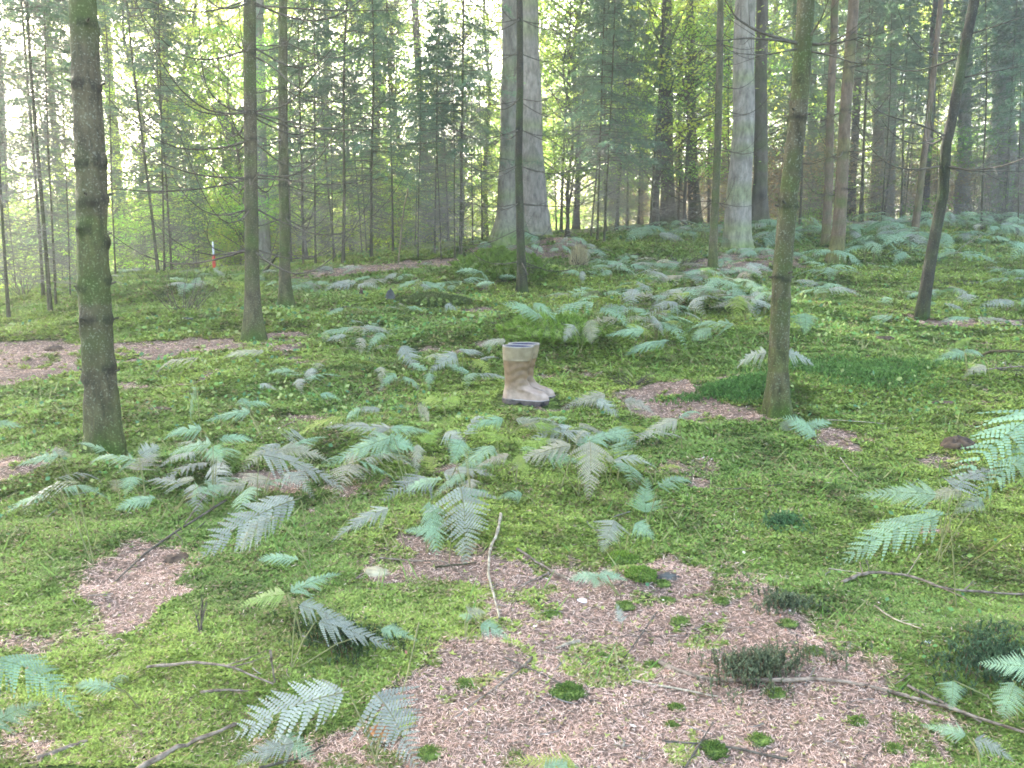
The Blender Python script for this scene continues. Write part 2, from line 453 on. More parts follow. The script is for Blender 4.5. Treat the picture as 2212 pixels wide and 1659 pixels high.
# moss shoots -------------------------------------------------------
def build_moss(n=900000):
    rs = np.random.RandomState(3)
    x, y = sample_floor(rs, n, 1.9, 19)
    l = litter(x, y)
    tuft = fbm(x * 7, y * 7, 77, 2)
    keep = rs.random(n) < np.clip(1.15 - l * 1.9 + (tuft - .5) * .8, .015, 1)
    x, y, l = x[keep], y[keep], l[keep]; n = len(x)
    k = ~((np.abs(x - BOOT[0] - .16) < .21) & (y > BOOT[1] - .16) & (y < BOOT[1] + .20) & (rs.random(n) < .96)); x, y, l = x[k], y[k], l[k]; n = len(x)
    z = hgt(x, y)
    s = .0058 * y ** .86 * (.6 + .8 * rs.random(n))
    g1 = fbm(x * .9, y * .9, 81, 3); g2 = fbm(x * 4, y * 4, 84, 2); g3 = rs.random(n)
    c_y = np.array([.30, .37, .075]); c_g = np.array([.185, .27, .06]); c_d = np.array([.055, .080, .022]); c_b = np.array([.25, .19, .09])
    t = np.clip((g1 - .35) * 2.6, 0, 1)[:, None]
    c = c_g * (1 - t) + c_y * t
    q = np.clip((.46 - g2) * 4.5, 0, 1)[:, None] * .5; c = c * (1 - q) + c_d * q
    q = (g3 < .09 + .3 * l + .14 * np.clip((fbm(x * 2.6 + 9, y * 2.6, 88, 3) - .52) * 5, 0, 1))[:, None] * .85; c = c * (1 - q) + c_b * q
    c = c * (.65 + .75 * rs.random(n))[:, None]
    P0 = np.stack([x, y, z + s * .15], 1)
    mb = MB(); yaw = rs.random(n) * 6.283
    for k in range(3):
        a = yaw + k * 2.094 + rs.normal(0, .3, n)
        el = rs.uniform(-.1, .7, n)
        D = np.stack([np.cos(a) * np.cos(el), np.sin(a) * np.cos(el), np.sin(el)], 1)
        Nn = np.stack([-np.sin(a), np.cos(a), np.zeros(n)], 1)
        tip = P0 + D * (s * .95)[:, None]; w = (s * .36)[:, None]
        V = np.stack([P0 - Nn * w, P0 + Nn * w, tip], 1).reshape(-1, 3)
        mb.add(V, np.arange(n * 3).reshape(-1, 3), np.repeat(c, 3, 0))
    link("moss", mb.mesh("moss", M_moss, False), kind="stuff", label="bright yellow-green feathery moss carpeting the forest floor", cat="moss")
build_moss()

def build_needles(n=650000):
    rs = np.random.RandomState(4)
    x, y = sample_floor(rs, n, 1.9, 16)
    l = litter(x, y)
    keep = rs.random(n) < np.clip(l * 1.3, .09, 1)
    x, y = x[keep], y[keep]; n = len(x); z = hgt(x, y)
    L = rs.uniform(.012, .028, n) * (y / 2.5) ** .5; w = .00036 * y ** .8 * rs.uniform(.7, 1.3, n)
    a = rs.random(n) * 6.283; el = rs.normal(.05, .22, n)
    D = np.stack([np.cos(a) * np.cos(el), np.sin(a) * np.cos(el), np.sin(el)], 1)
    N_ = np.stack([-np.sin(a), np.cos(a), rs.normal(0, .3, n)], 1)
    P = np.stack([x, y, z + rs.uniform(.002, .010, n)], 1) - D * (L * .5)[:, None]
    V, Fq = diamonds(P, D, N_, L, w * 2)
    pal = np.array([[.40, .25, .19], [.52, .35, .28], [.62, .46, .38], [.26, .16, .12], [.46, .34, .26], [.72, .58, .49]])
    c = np.array([1.16, 1.12, 1.02]) * pal[rs.choice(6, n, p=[.24, .27, .19, .12, .11, .07])] * rs.uniform(.75, 1.2, n)[:, None]
    link("needle_litter", MB().add(V, Fq, np.repeat(c, 4, 0)).mesh("needle_litter", M_attr, False), kind="stuff",
         label="pinkish brown fallen spruce needles scattered over the bare soil", cat="needles")
    n = 600
    x, y = sample_floor(rs, n, 1.9, 12); l = litter(x, y)
    k = rs.random(n) < .22 + l; x, y = x[k], y[k]; n = len(x); z = hgt(x, y)
    D = rnd_unit(rs, n, .25); N_ = unit(np.cross(D, rnd_unit(rs, n, 2) * [.3, .3, 1]))
    V, Fq = diamonds(np.stack([x, y, z + .012], 1), D, N_, rs.uniform(.008, .026, n) * (y / 3) ** .4, rs.uniform(.006, .016, n), .45)
    pal = np.array([[.62, .48, .38], [.36, .16, .10], [.55, .46, .38], [.75, .66, .55], [.45, .33, .18]])
    c = pal[rs.choice(5, n)]
    link("leaf_litter", MB().add(V, Fq, np.repeat(c, 4, 0)).mesh("leaf_litter", M_attr, False), kind="stuff",
         label="small pale and brown dead leaves and bark scraps on the forest floor", cat="leaf litter")
build_needles()

def build_ground_cover():
    """tiny leafy herbs and grass blades among the ferns"""
    rs = np.random.RandomState(5); mb = MB()
    n = 26000
    x, y = sample_floor(rs, n, 2.2, 22)
    g = fbm(x * .8 + 7, y * .8, 91, 2); mid = np.clip((y - 3.2) / 2, 0, 1)
    k = (rs.random(n) < np.clip((g - .42) * 3, 0, 1) * (.12 + .88 * mid)) & (litter(x, y) < .6)
    k &= ~((np.abs(x - BOOT[0] - .16) < .22) & (np.abs(y - BOOT[1]) < .3))
    x, y = x[k], y[k]; n = len(x); z = hgt(x, y)
    D = rnd_unit(rs, n, .5); D[:, 2] = np.abs(D[:, 2]); N_ = unit(np.cross(D, rnd_unit(rs, n)))
    s = .016 * (y / 4) ** .7 * rs.uniform(.6, 1.5, n)
    V, Fq = diamonds(np.stack([x, y, z + rs.uniform(.01, .06, n)], 1), D, N_, s * 1.3, s)
    pal = np.array([[.14, .28, .08], [.24, .36, .09], [.10, .20, .09], [.33, .38, .14]])
    mb.add(V, Fq, np.repeat(pal[rs.choice(4, n)], 4, 0))
    n = 22000
    x, y = sample_floor(rs, n, 2.2, 26)
    g = fbm(x * 1.3 + 3, y * 1.3, 95, 2); k = (g > .55) & (litter(x, y) < .7); k &= (rs.random(n) < .25 + .75 * np.clip((y - 5) / 5, 0, 1))
    x, y = x[k], y[k]; n = len(x); z = hgt(x, y)
    D = unit(rnd_unit(rs, n, .2) * .8 + [0, 0, 1]); N_ = unit(np.cross(D, rnd_unit(rs, n)))
    V, Fq = diamonds(np.stack([x, y, z], 1), D, N_, rs.uniform(.04, .12, n), .0012 * y ** .8 * 2, .3)
    pal = np.array([[.13, .24, .05], [.20, .30, .07], [.30, .30, .13]])
    mb.add(V, Fq, np.repeat(pal[rs.choice(3, n)], 4, 0))
    link("ground_cover", mb.mesh("ground_cover", M_moss, False), kind="stuff", label="small green herbs and grass blades growing through the moss", cat="ground cover")
build_ground_cover()

# ------------------------------------------------------------------ boots
def build_boots():
    m, n, out = newmat("dirty_rubber"); N = n.nodes.new; L = n.links.new
    tc = N("ShaderNodeTexCoord")
    a = N("ShaderNodeTexNoise"); a.inputs["Scale"].default_value = 14; a.inputs["Detail"].default_value = 8; a.inputs["Roughness"].default_value = .65; L(tc.outputs["Object"], a.inputs["Vector"])
    sz = N("ShaderNodeSeparateXYZ"); L(tc.outputs["Object"], sz.inputs[0])
    ad = N("ShaderNodeMath"); ad.operation = 'MULTIPLY_ADD'; ad.inputs[1].default_value = .05; L(a.outputs[0], ad.inputs[0]); L(sz.outputs[2], ad.inputs[2])
    ra = N("ShaderNodeValToRGB"); e = ra.color_ramp.elements   # dried mud, brown up the shaft; the toe's highlight painted into the pale foot
    e[0].position = .10; e[0].color = (.38, .275, .205, 1); e[1].position = .36; e[1].color = (.185, .122, .065, 1)
    x = e.new(.16); x.color = (.20, .13, .072, 1); x = e.new(.28); x.color = (.17, .108, .055, 1)
    L(ad.outputs[0], ra.inputs[0])
    b = N("ShaderNodeTexNoise"); b.inputs["Scale"].default_value = 32; b.inputs["Detail"].default_value = 6; L(tc.outputs["Object"], b.inputs["Vector"])
    rb = N("ShaderNodeValToRGB"); e = rb.color_ramp.elements; e[0].position = .3; e[0].color = (.45, .42, .38, 1); e[1].position = .6; e[1].color = (1.1, 1.1, 1.1, 1); L(b.outputs[0], rb.inputs[0])
    mx = N("ShaderNodeMix"); mx.data_type = 'RGBA'; mx.blend_type = 'MULTIPLY'; mx.inputs[0].default_value = .55; L(ra.outputs[0], mx.inputs[6]); L(rb.outputs[0], mx.inputs[7])
    p = N("ShaderNodeBsdfPrincipled"); p.inputs["Roughness"].default_value = .5; p.inputs["Specular IOR Level"].default_value = .35
    L(mx.outputs[2], p.inputs["Base Color"])
    bu = N("ShaderNodeBump"); bu.inputs["Strength"].default_value = .25; bu.inputs["Distance"].default_value = .01; L(a.outputs[0], bu.inputs["Height"]); L(bu.outputs[0], p.inputs["Normal"])
    L(p.outputs[0], out.inputs[0])
    m_cuff = plainmat("boot_cuff_rubber", (.16, .12, .065), (.25, .20, .12), 18, .5, .1, .35)
    m_rim = plainmat("boot_rim_rubber", (.24, .21, .18), (.32, .29, .25), 18, .4, .05)
    m_sole = plainmat("boot_sole_rubber", (.018, .016, .017), (.13, .10, .08), 30, .7, .2)
    m_blue = plainmat("boot_lining", (.010, .012, .055), (.02, .022, .10), 60, .9, .1)
    ZK = [0.0, .02, .035, .05, .062, .072, .080, .088, .098, .115, .14, .18, .24, .30, .345]
    XB = [-.002, -.004, -.004, -.002, .0, .002, .004, .006, .008, .011, .013, .010, .004, .000, -.002]
    XF = [.282, .288, .289, .286, .279, .267, .246, .218, .190, .167, .154, .153, .168, .184, .190]
    def half(xn, z):
        foot = np.interp(xn, [0, .08, .2, .42, .6, .78, .92, 1], [.0, .030, .038, .036, .046, .052, .040, 0])
        sh = .050 + .014 * np.clip((z - .1) / .24, 0, 1)
        shaft = sh * np.sqrt(np.clip(1 - (2 * xn - 1) ** 2, 0, 1)) ** .9
        t = np.clip((z - .06) / .07, 0, 1); t = t * t * (3 - 2 * t)
        e = np.sqrt(np.clip(1 - (2 * xn - 1) ** 4, 0, 1))
        return foot * (1 - t) * np.clip(.6 + .5 * e, 0, 1.0) + shaft * t
    NS = 48
    def ring(z, grow=0.0, wr=0.0):
        xb = np.interp(z, ZK, XB) - grow; xf = np.interp(z, ZK, XF) + grow
        th = np.arange(NS) * 2 * math.pi / NS
        xn = .5 - .5 * np.cos(th); sg = np.where(np.sin(th) >= 0, 1, -1)
        hw = half(xn, z)
        close = np.clip((z - .072) / .02, 0, 1) * np.clip((.10 - z) / .02, 0, 1)
        y = sg * (hw + grow * np.minimum(1, 8 * np.minimum(xn, 1 - xn)))
        x = xb + (xf - xb) * xn
        return np.stack([x, y, np.full(NS, z)], 1) + wr
    def loft(zs, grow=0.0, inner=False, wrinkle=True):
        zs = np.asarray(zs, float); rings = []
        for z in zs:
            r = ring(z, grow if np.isscalar(grow) else grow(z))
            if wrinkle and .07 < z < .27:
                k = .0016 * np.sin(z * 130 + 2.4 * np.sin(r[:, 0] * 34) + r[:, 1] * 30) * min(1, (z - .07) / .03) * min(1, (.27 - z) / .05)
                r[:, 0] += k; r[:, 1] += k * np.sign(r[:, 1])
            rings.append(r)
        V = np.concatenate(rings); nr = len(zs)
        i = np.arange(nr - 1)[:, None] * NS; j = np.arange(NS)[None, :]; k = (j + 1) % NS
        Fq = np.stack([i + j, i + k, i + NS + k, i + NS + j], -1).reshape(-1, 4)
        return V, Fq
    zsU = np.concatenate([np.arange(.018, .07, .004), np.arange(.07, .10, .0015), np.arange(.10, .262, .005), [.262]])
    mU = MB().add(*loft(zsU)).mesh("upper", m)
    mC = MB().add(*loft([.260, .262, .264, .268, .272, .30, .34], lambda z: .0035 if .2615 < z < .267 else .0018, wrinkle=False)).mesh("cuff", m_cuff)
    # rim: small ring wall at the top
    V1, F1 = loft([.339, .3445, .3455], .0028, wrinkle=False); V2, F2 = loft([.3455, .3450, .339], -.0055, wrinkle=False)
    rim = MB(); rim.add(V1, F1); rim.add(V2, F2)
    o = np.arange(NS); top = np.stack([2 * NS + o, 2 * NS + (o + 1) % NS, 3 * NS + (o + 1) % NS, 3 * NS + o], 1)
    rim.f[4].append(top); mR = rim.mesh("rim", m_rim)
    mL = MB().add(*loft(np.linspace(.3385, .10, 14), -.0060, wrinkle=False)).mesh("lining", m_blue)
    # sole with separate heel block and instep arch
    sb = MB()
    zs = [.0, .004, .016, .026, .030]
    V, Fq = loft(zs, lambda z: .004 if z > .002 else .001, wrinkle=False)
    arch = np.clip((V[:, 0] - .085) / .01, 0, 1) * np.clip((.135 - V[:, 0]) / .02, 0, 1)
    toe = np.clip((V[:, 0] - .23) / .06, 0, 1)
    V[:, 2] = np.where(V[:, 2] < .02, V[:, 2] + arch * .014 + toe ** 2 * .008, V[:, 2] + toe ** 2 * .004)
    lift = np.clip((.09 - V[:, 0]) / .02, 0, 1); V[:, 2] = np.where(V[:, 2] > .02, V[:, 2] + lift * .006, V[:, 2])
    sb.add(V, Fq)
    c0 = len(V); V3 = V[:NS].mean(0)[None]; sb.add(V3, np.array([[0, 0, 0]])[:0].reshape(0, 3)) if False else None
    cap = np.stack([np.full(NS // 2 - 1, 0) + np.arange(1, NS // 2), np.arange(2, NS // 2 + 1), NS - np.arange(2, NS // 2 + 1), NS - np.arange(1, NS // 2)], 1)
    sb.f[4].append(cap[:-1])
    mS = sb.mesh("sole", m_sole)
    # welt line where sole and upper meet
    mW = MB().add(*loft([.030, .033, .036], lambda z: .0045 if .031 < z < .035 else .0015, wrinkle=False)).mesh("welt", plainmat("boot_welt", (.33, .27, .24), (.42, .36, .33), 20))
    p1 = G(1087, 868)
    for k, (dx, dy, rz, lab) in enumerate([(0, 0, -15, "muddy tan rubber boot nearer to the camera, its whole dark sole visible"),
                                           (.036, .112, -5, "muddy tan rubber boot standing half hidden behind the nearer one")]):
        x, y = p1[0] + dx, p1[1] + dy
        zz = max(hgt(x + q, y - .2 * q) for q in (.02, .12, .22)) - .006 if k == 0 else z0
        z0 = zz - .002
        r = empty("rubber_boot", (x, y, zz), lab, "rubber boot", "pair of rubber boots", R(rz), (1.03, 1.04, 1.08))
        for nm, me in (("upper", mU), ("cuff", mC), ("rim", mR), ("lining", mL), ("sole", mS), ("welt", mW)): link(nm, me, r)
build_boots()

# ------------------------------------------------------------------ trees
def lerp_path(path, v):
    vs = [p[0] for p in path]; us = [p[1] for p in path]; ws = [p[2] for p in path]
    o = np.argsort(vs); return np.interp(v, np.array(vs)[o], np.array(us)[o]), np.interp(v, np.array(vs)[o], np.array(ws)[o])

def trunk_line(path, top_z, Y=None, step=.05):
    """centre line and radii in world space from the outline of a trunk, foot first"""
    path = sorted(path, key=lambda p: -p[0])
    v0, u0, w0 = path[0]
    if Y is None: base = G(u0, v0)
    else:
        b, _ = at_y(u0, v0, Y); base = np.array([b[0], Y, float(hgt(b[0], Y))])
    Y = base[1]
    P = []; Rr = []
    for (v, u, w) in path:
        p, t = at_y(u, v, Y); P.append(p); Rr.append(.5 * w / F * t)
    P = np.array(P); Rr = np.array(Rr)
    P[0] = base
    # continue above the picture
    if P[-1, 2] < top_z:
        d = (P[-1] - P[-2]); d = d / d[2] * (top_z - P[-1, 2]) * np.array([.6, .6, 1])
        P = np.vstack([P, P[-1] + d]); Rr = np.append(Rr, Rr[-1] * max(.25, 1 - .06 * (top_z - P[-2, 2])))
    zz = np.arange(base[2] - .12, P[-1, 2], step)
    X = np.interp(zz, P[:, 2], P[:, 0]); r = np.interp(zz, P[:, 2], Rr)
    return np.stack([X, np.full(len(zz), Y), zz], 1), r, base

def trunk_mesh(C, r, base, seed, nseg=20, flare=.35, fl_h=.18, knots=(), rough=.035, lobes=5):
    rs = np.random.RandomState(seed)
    m = len(C); th = np.arange(nseg) * 2 * math.pi / nseg
    z = C[:, 2] - base[2]
    rr = np.repeat(r[:, None], nseg, 1)
    nz = np.stack([vnoise(np.cos(th) * 1.7 + 5 + seed, np.full(nseg, k * .33) + np.sin(th) * 1.7, seed) for k in range(m)])
    fz = np.stack([vnoise(np.cos(th) * 7 + 9 + seed, np.full(nseg, C[k, 2] * 22) + np.sin(th) * 7, seed + 3) for k in range(m)])
    rr = rr * (1 + rough * 2 * (nz - .5) + rough * .6 * (fz - .5))
    fl = np.exp(-np.maximum(z, -.05) / fl_h)[:, None] * flare * (1 + .5 * np.cos(th * lobes + rs.rand() * 6))[None, :]
    rr = rr * (1 + fl)
    col = np.ones((m, nseg, 3))
    for (kz, ka, ks, kd) in knots:   # height, angle, size, darkness
        g = np.exp(-((z - kz) / (ks * .36)) ** 2)[:, None] * np.exp(-((((th - ka + math.pi) % (2 * math.pi)) - math.pi) / .55) ** 2)[None, :]
        rr = rr + g * ks * .20
        col *= (1 - kd * np.clip(np.exp(-((z + ks * .12 - kz) / (ks * .42)) ** 2)[:, None] * (g > .12) * 1.0, 0, 1))[..., None]
    gm = np.clip(np.exp(-z / .14) * 1.3 + .5 * (vnoise(z * 6, z * 0 + seed, seed) > .7), 0, 1)[:, None, None]
    col = col * (1 - gm + gm * np.array([.80, 1.12, .45]))     # green algae round the foot
    wig = .10 * r.mean()
    cx = C[:, 0] + wig * np.sin(z * 2.3 + seed); cy = C[:, 1] + wig * np.sin(z * 1.7 + seed * 2)
    V = np.stack([cx[:, None] + rr * np.cos(th), cy[:, None] + rr * np.sin(th), np.repeat(C[:, 2][:, None], nseg, 1)], -1)
    V = V - base
    i = np.arange(m - 1)[:, None] * nseg; j = np.arange(nseg)[None, :]; k = (j + 1) % nseg
    Fq = np.stack([i + j, i + k, i + nseg + k, i + nseg + j], -1).reshape(-1, 4)
    mb = MB().add(V.reshape(-1, 3), Fq, col.reshape(-1, 3))
    top = np.array([[(m - 1) * nseg + a, (m - 1) * nseg + a + 1, m * nseg - 1 - a, m * nseg - a - 0 if a else (m - 1) * nseg] for a in range(0)])
    return mb

def dead_branch(p0, az, L, r0, rs, sag=.12, curl=.5, pitch=0.0, twigs=8, nseg=5, moss=0):
    """one dead spruce branch: runs out, dips and curls up at its end, with fine side twigs"""
    n = 14; t = np.linspace(0, 1, n)
    az2 = az + rs.normal(0, .25) * t ** 1.5
    x = np.cumsum(np.cos(az2)) / n * L; y = np.cumsum(np.sin(az2)) / n * L
    z = L * (pitch * t - sag * np.sin(t * math.pi * .9) + curl * t ** 3.2) + rs.normal(0, .006 * L, n).cumsum() * .5
    P = np.stack([x - x[0], y - y[0], z - z[0]], 1) + p0
    rad = r0 * (1 - .82 * t) + .0008
    mb = MB().add(*tube(P, rad, nseg))
    for k in range(twigs):
        tt = rs.uniform(.2, .97); q = np.array([np.interp(tt, t, P[:, c]) for c in range(3)])
        side = rs.choice([-1, 1]); a = az + side * rs.uniform(.5, 1.1)
        l = L * rs.uniform(.12, .34) * (1.1 - .5 * tt); s = np.linspace(0, 1, 5)[:, None]
        D = np.array([math.cos(a), math.sin(a), rs.uniform(-.35, .35)])
        Q = q + D * l * s + np.array([0, 0, 1]) * l * rs.uniform(-.1, .35) * s ** 2
        mb.add(*tube(Q, np.linspace(max(.0012, r0 * .28), .0007, 5), 3))
    return mb

def near_tree(name, path, mat, label, cat, group, seed, top=8.0, step=.035, whorls=(), whorl_n=5, Lr=(.7, 1.6), knot=.05, nseg=20,
              flare=.3, curl=(.1, .6), stubs=True, sag=(.05, .18), extra=(), twigs=9, br=.0085, Y=None, rough=.035, fl_h=.18):
    rs = np.random.RandomState(seed)
    C, r, base = trunk_line(path, top, Y, step)
    root = empty(name, tuple(base), label, cat, group)
    knots = []; brs = []
    for wv in whorls:                        # heights given as rows of the picture
        p, t = at_y(np.interp(wv, sorted(q[0] for q in path), [q[1] for q in sorted(path)]), wv, base[1])
        hz = p[2]; k = np.argmin(abs(C[:, 2] - hz)); rad = r[k]
        a0 = rs.rand() * 6.28
        for b in range(whorl_n):
            a = a0 + b * 6.283 / whorl_n + rs.normal(0, .25)
            knots.append((hz - base[2] + rs.normal(0, knot * .35), a % 6.283, knot * rs.uniform(.7, 1.3), .6))
            brs.append((C[k] + [math.cos(a) * rad * .7, math.sin(a) * rad * .7, rs.normal(0, .012)], a, rad))
    me = trunk_mesh(C, r, base, seed, nseg, flare, fl_h, knots, rough).mesh("trunk", mat)
    link("trunk", me, root)
    for (p, a, rad) in brs:
        if rs.rand() < .12: continue
        if Lr[1] < .2:
            l = rs.uniform(*Lr); mb = MB().add(*tube(np.stack([p, p + np.array([math.cos(a), math.sin(a), .3]) * (rad * .4 + l)]) - base, [.008, .005], 6))
            link("branch_stub", mb.mesh("branch_stub", M_twig), root); continue
        mb = dead_branch(p - base, a, rs.uniform(*Lr), br * rs.uniform(.7, 1.15), rs, rs.uniform(*sag), rs.uniform(*curl), rs.normal(.02, .08), twigs)
        link("branch", mb.mesh("branch", M_twig), root)
    for pts, w in extra:                     # branches followed one by one: (row, column, metres nearer than the trunk)
        P = []
        for (v, u, dy) in pts: P.append(at_y(u, v, base[1] - dy)[0])
        P = np.array(P); tt = np.linspace(0, 1, len(P)); ti = np.linspace(0, 1, 16)
        Q = np.stack([np.interp(ti, tt, P[:, c]) for c in range(3)], 1)
        Q[1:-1] = (Q[:-2] + 2 * Q[1:-1] + Q[2:]) / 4; Q[1:-1] = (Q[:-2] + 2 * Q[1:-1] + Q[2:]) / 4
        mb = MB().add(*tube(Q - base, np.linspace(w, w * .25, 16), 6))
        for k in range(7):
            i = rs.randint(3, 15); D = unit(Q[i] - Q[i - 1]) + rs.normal(0, .55, 3); l = rs.uniform(.05, .22)
            mb.add(*tube(np.stack([Q[i], Q[i] + D * l * .5, Q[i] + D * l + [0, 0, .03]]) - base, [w * .3, w * .22, .0008], 3))
        link("branch", mb.mesh("branch", M_twig), root)
    return root, base

POLES = "slender mossy spruce poles in the clearing"
# path: (row, column, width) of the trunk, foot first
near_tree("spruce_tree", [(975, 230, 70), (900, 226, 66), (760, 213, 64), (620, 203, 64), (500, 197, 62), (400, 196, 61), (200, 187, 58), (0, 178, 55)],
          M_bark_near, "thickest knotty trunk close to the camera, dark branch scars ringing it", "tree", POLES, 11, 9,
          whorls=(60, 185, 345, 425, 505, 620, 700, 800), whorl_n=3, Lr=(.01, .03), knot=.07, nseg=48, flare=.3, rough=.07, step=.018)
near_tree("spruce_tree", [(735, 550, 38), (600, 544, 30), (400, 541, 28), (200, 541, 27), (0, 540, 26)], M_bark_near,
          "straight brown pole trunk with long bare branches curling up on both sides", "tree", POLES, 12, 9,
          whorls=(12, 110, 242, 300, 385, 455, 540), whorl_n=5, Lr=(.55, 1.5), knot=.03, flare=.45, twigs=10,
          extra=[([(242, 538, 0), (235, 490, .1), (200, 450, .2), (150, 436, .3), (60, 430, .35)], .010),
                 ([(242, 545, 0), (232, 610, .1), (210, 640, .2), (160, 680, .3), (118, 715, .3)], .009),
                 ([(242, 545, 0), (262, 620, .1), (280, 700, .2), (282, 790, .3), (270, 850, .4)], .010),
                 ([(385, 538, 0), (402, 480, .1), (414, 380, .3), (412, 290, .4), (405, 200, .5)], .010),
                 ([(385, 545, 0), (388, 620, .1), (400, 700, .2), (395, 780, .3), (380, 840, .3)], .008),
                 ([(120, 538, 0), (100, 515, .1), (60, 495, .1), (0, 480, .2)], .007),
                 ([(120, 545, 0), (140, 585, .1), (190, 640, .2), (215, 690, .3), (225, 760, .3)], .009),
                 ([(535, 538, 0), (548, 500, .1), (538, 455, .2), (500, 445, .3), (470, 455, .3)], .006),
                 ([(12, 548, 0), (18, 640, .1), (24, 740, .2), (22, 860, .3)], .009),
                 ([(405, 510, .1), (380, 470, .15), (330, 438, .2), (280, 415, .2)], .006)])
near_tree("spruce_tree", [(664, 616, 27), (600, 614, 23), (400, 613, 21), (200, 612, 20), (0, 611, 18)], M_bark_near,
          "thin straight pole trunk with green foot just right of the brown pole", "tree", POLES, 13, 9,
          whorls=(90, 195, 300, 400, 470, 545), whorl_n=4, Lr=(.5, 1.2), knot=.02, flare=.5, twigs=10, br=.006)
near_tree("spruce_tree", [(632, 1128, 21), (500, 1124, 17), (350, 1121, 16), (200, 1123, 15), (0, 1122, 13)], M_bark_dark,
          "thin dark pole in front of the old twin trunks, bare whorls along it", "tree", POLES, 14, 9,
          whorls=(40, 118, 215, 280, 355, 438, 492, 570), whorl_n=5, Lr=(.4, 1.25), knot=.02, flare=.4, twigs=9, br=.006, curl=(.0, .35))
near_tree("spruce_tree", [(897, 1678, 46), (800, 1681, 40), (690, 1686, 40), (600, 1690, 40), (438, 1704, 39), (250, 1724, 38), (96, 1735, 37), (0, 1740, 36)],
          M_bark_near, "swaying greenish pole trunk close on the right with branch crown high up", "tree", POLES, 15, 9,
          whorls=(250, 440, 600), whorl_n=4, Lr=(.01, .03), knot=.045, nseg=44, flare=.4, rough=.07, step=.018,
          extra=[([(92, 1725, 0), (85, 1660, .1), (82, 1610, .1), (90, 1540, .2)], .009),
                 ([(96, 1728, 0), (70, 1640, .1), (40, 1590, .1), (-10, 1560, .2)], .010),
                 ([(105, 1725, 0), (120, 1650, .2), (115, 1590, .3)], .006),
                 ([(96, 1745, 0), (95, 1800, .1), (80, 1860, .2)], .009),
                 ([(110, 1742, 0), (118, 1790, .1), (138, 1850, .2), (140, 1930, .2)], .007),
                 ([(96, 1738, 0), (40, 1775, .1), (-30, 1800, .2)], .007)])
near_tree("spruce_tree", [(688, 1990, 25), (542, 2015, 24), (417, 2038, 22), (313, 2043, 21), (250, 2057, 21), (125, 2078, 21), (0, 2105, 21)],
          M_bark_dark, "dark trunk leaning to the right at the far right of the clearing", "tree", POLES, 16, 9,
          whorls=(120, 290, 360), whorl_n=3, Lr=(.6, 1.5), knot=.03, flare=.3, br=.008,
          extra=[([(75, 2090, 0), (60, 2140, .1), (35, 2212, .2), (20, 2300, .2)], .009),
                 ([(170, 2070, 0), (155, 2140, .1), (140, 2230, .2)], .008),
                 ([(295, 2045, 0), (270, 1990, .1), (245, 1900, .2), (190, 1850, .3)], .009),
                 ([(360, 2040, 0), (370, 2100, .1), (370, 2212, .2)], .009),
                 ([(300, 2035, 0), (275, 2010, .1), (220, 2008, .2)], .007)])
near_tree("spruce_tree", [(585, 1539, 18), (375, 1547, 16), (150, 1555, 15), (0, 1557, 14)], M_bark_near,
          "thin greenish pole standing left of the broad old trunk", "tree", POLES, 17, 10,
          whorls=(100, 190, 240, 320, 435), whorl_n=5, Lr=(.5, 1.3), knot=.02, flare=.4, br=.006)
near_tree("spruce_tree", [(532, 1784, 19), (300, 1793, 17), (0, 1803, 15)], M_bark_red,
          "slim reddish pole, the left and thinner one of a close pair", "tree", "close pair of reddish poles", 18, 10,
          whorls=(60, 170, 260, 340, 420), whorl_n=4, Lr=(.4, 1.2), knot=.02, flare=.3, br=.006)
near_tree("spruce_tree", [(570, 1803, 34), (500, 1811, 28), (417, 1817, 26), (209, 1829, 24), (0, 1843, 22)], M_bark_red,
          "reddish pole with flared mossy foot, the thicker one of a close pair", "tree", "close pair of reddish poles", 19, 10,
          whorls=(70, 150, 240, 330, 410), whorl_n=5, Lr=(.4, 1.4), knot=.03, flare=.35, br=.007)
OLD = "broad old trunks"
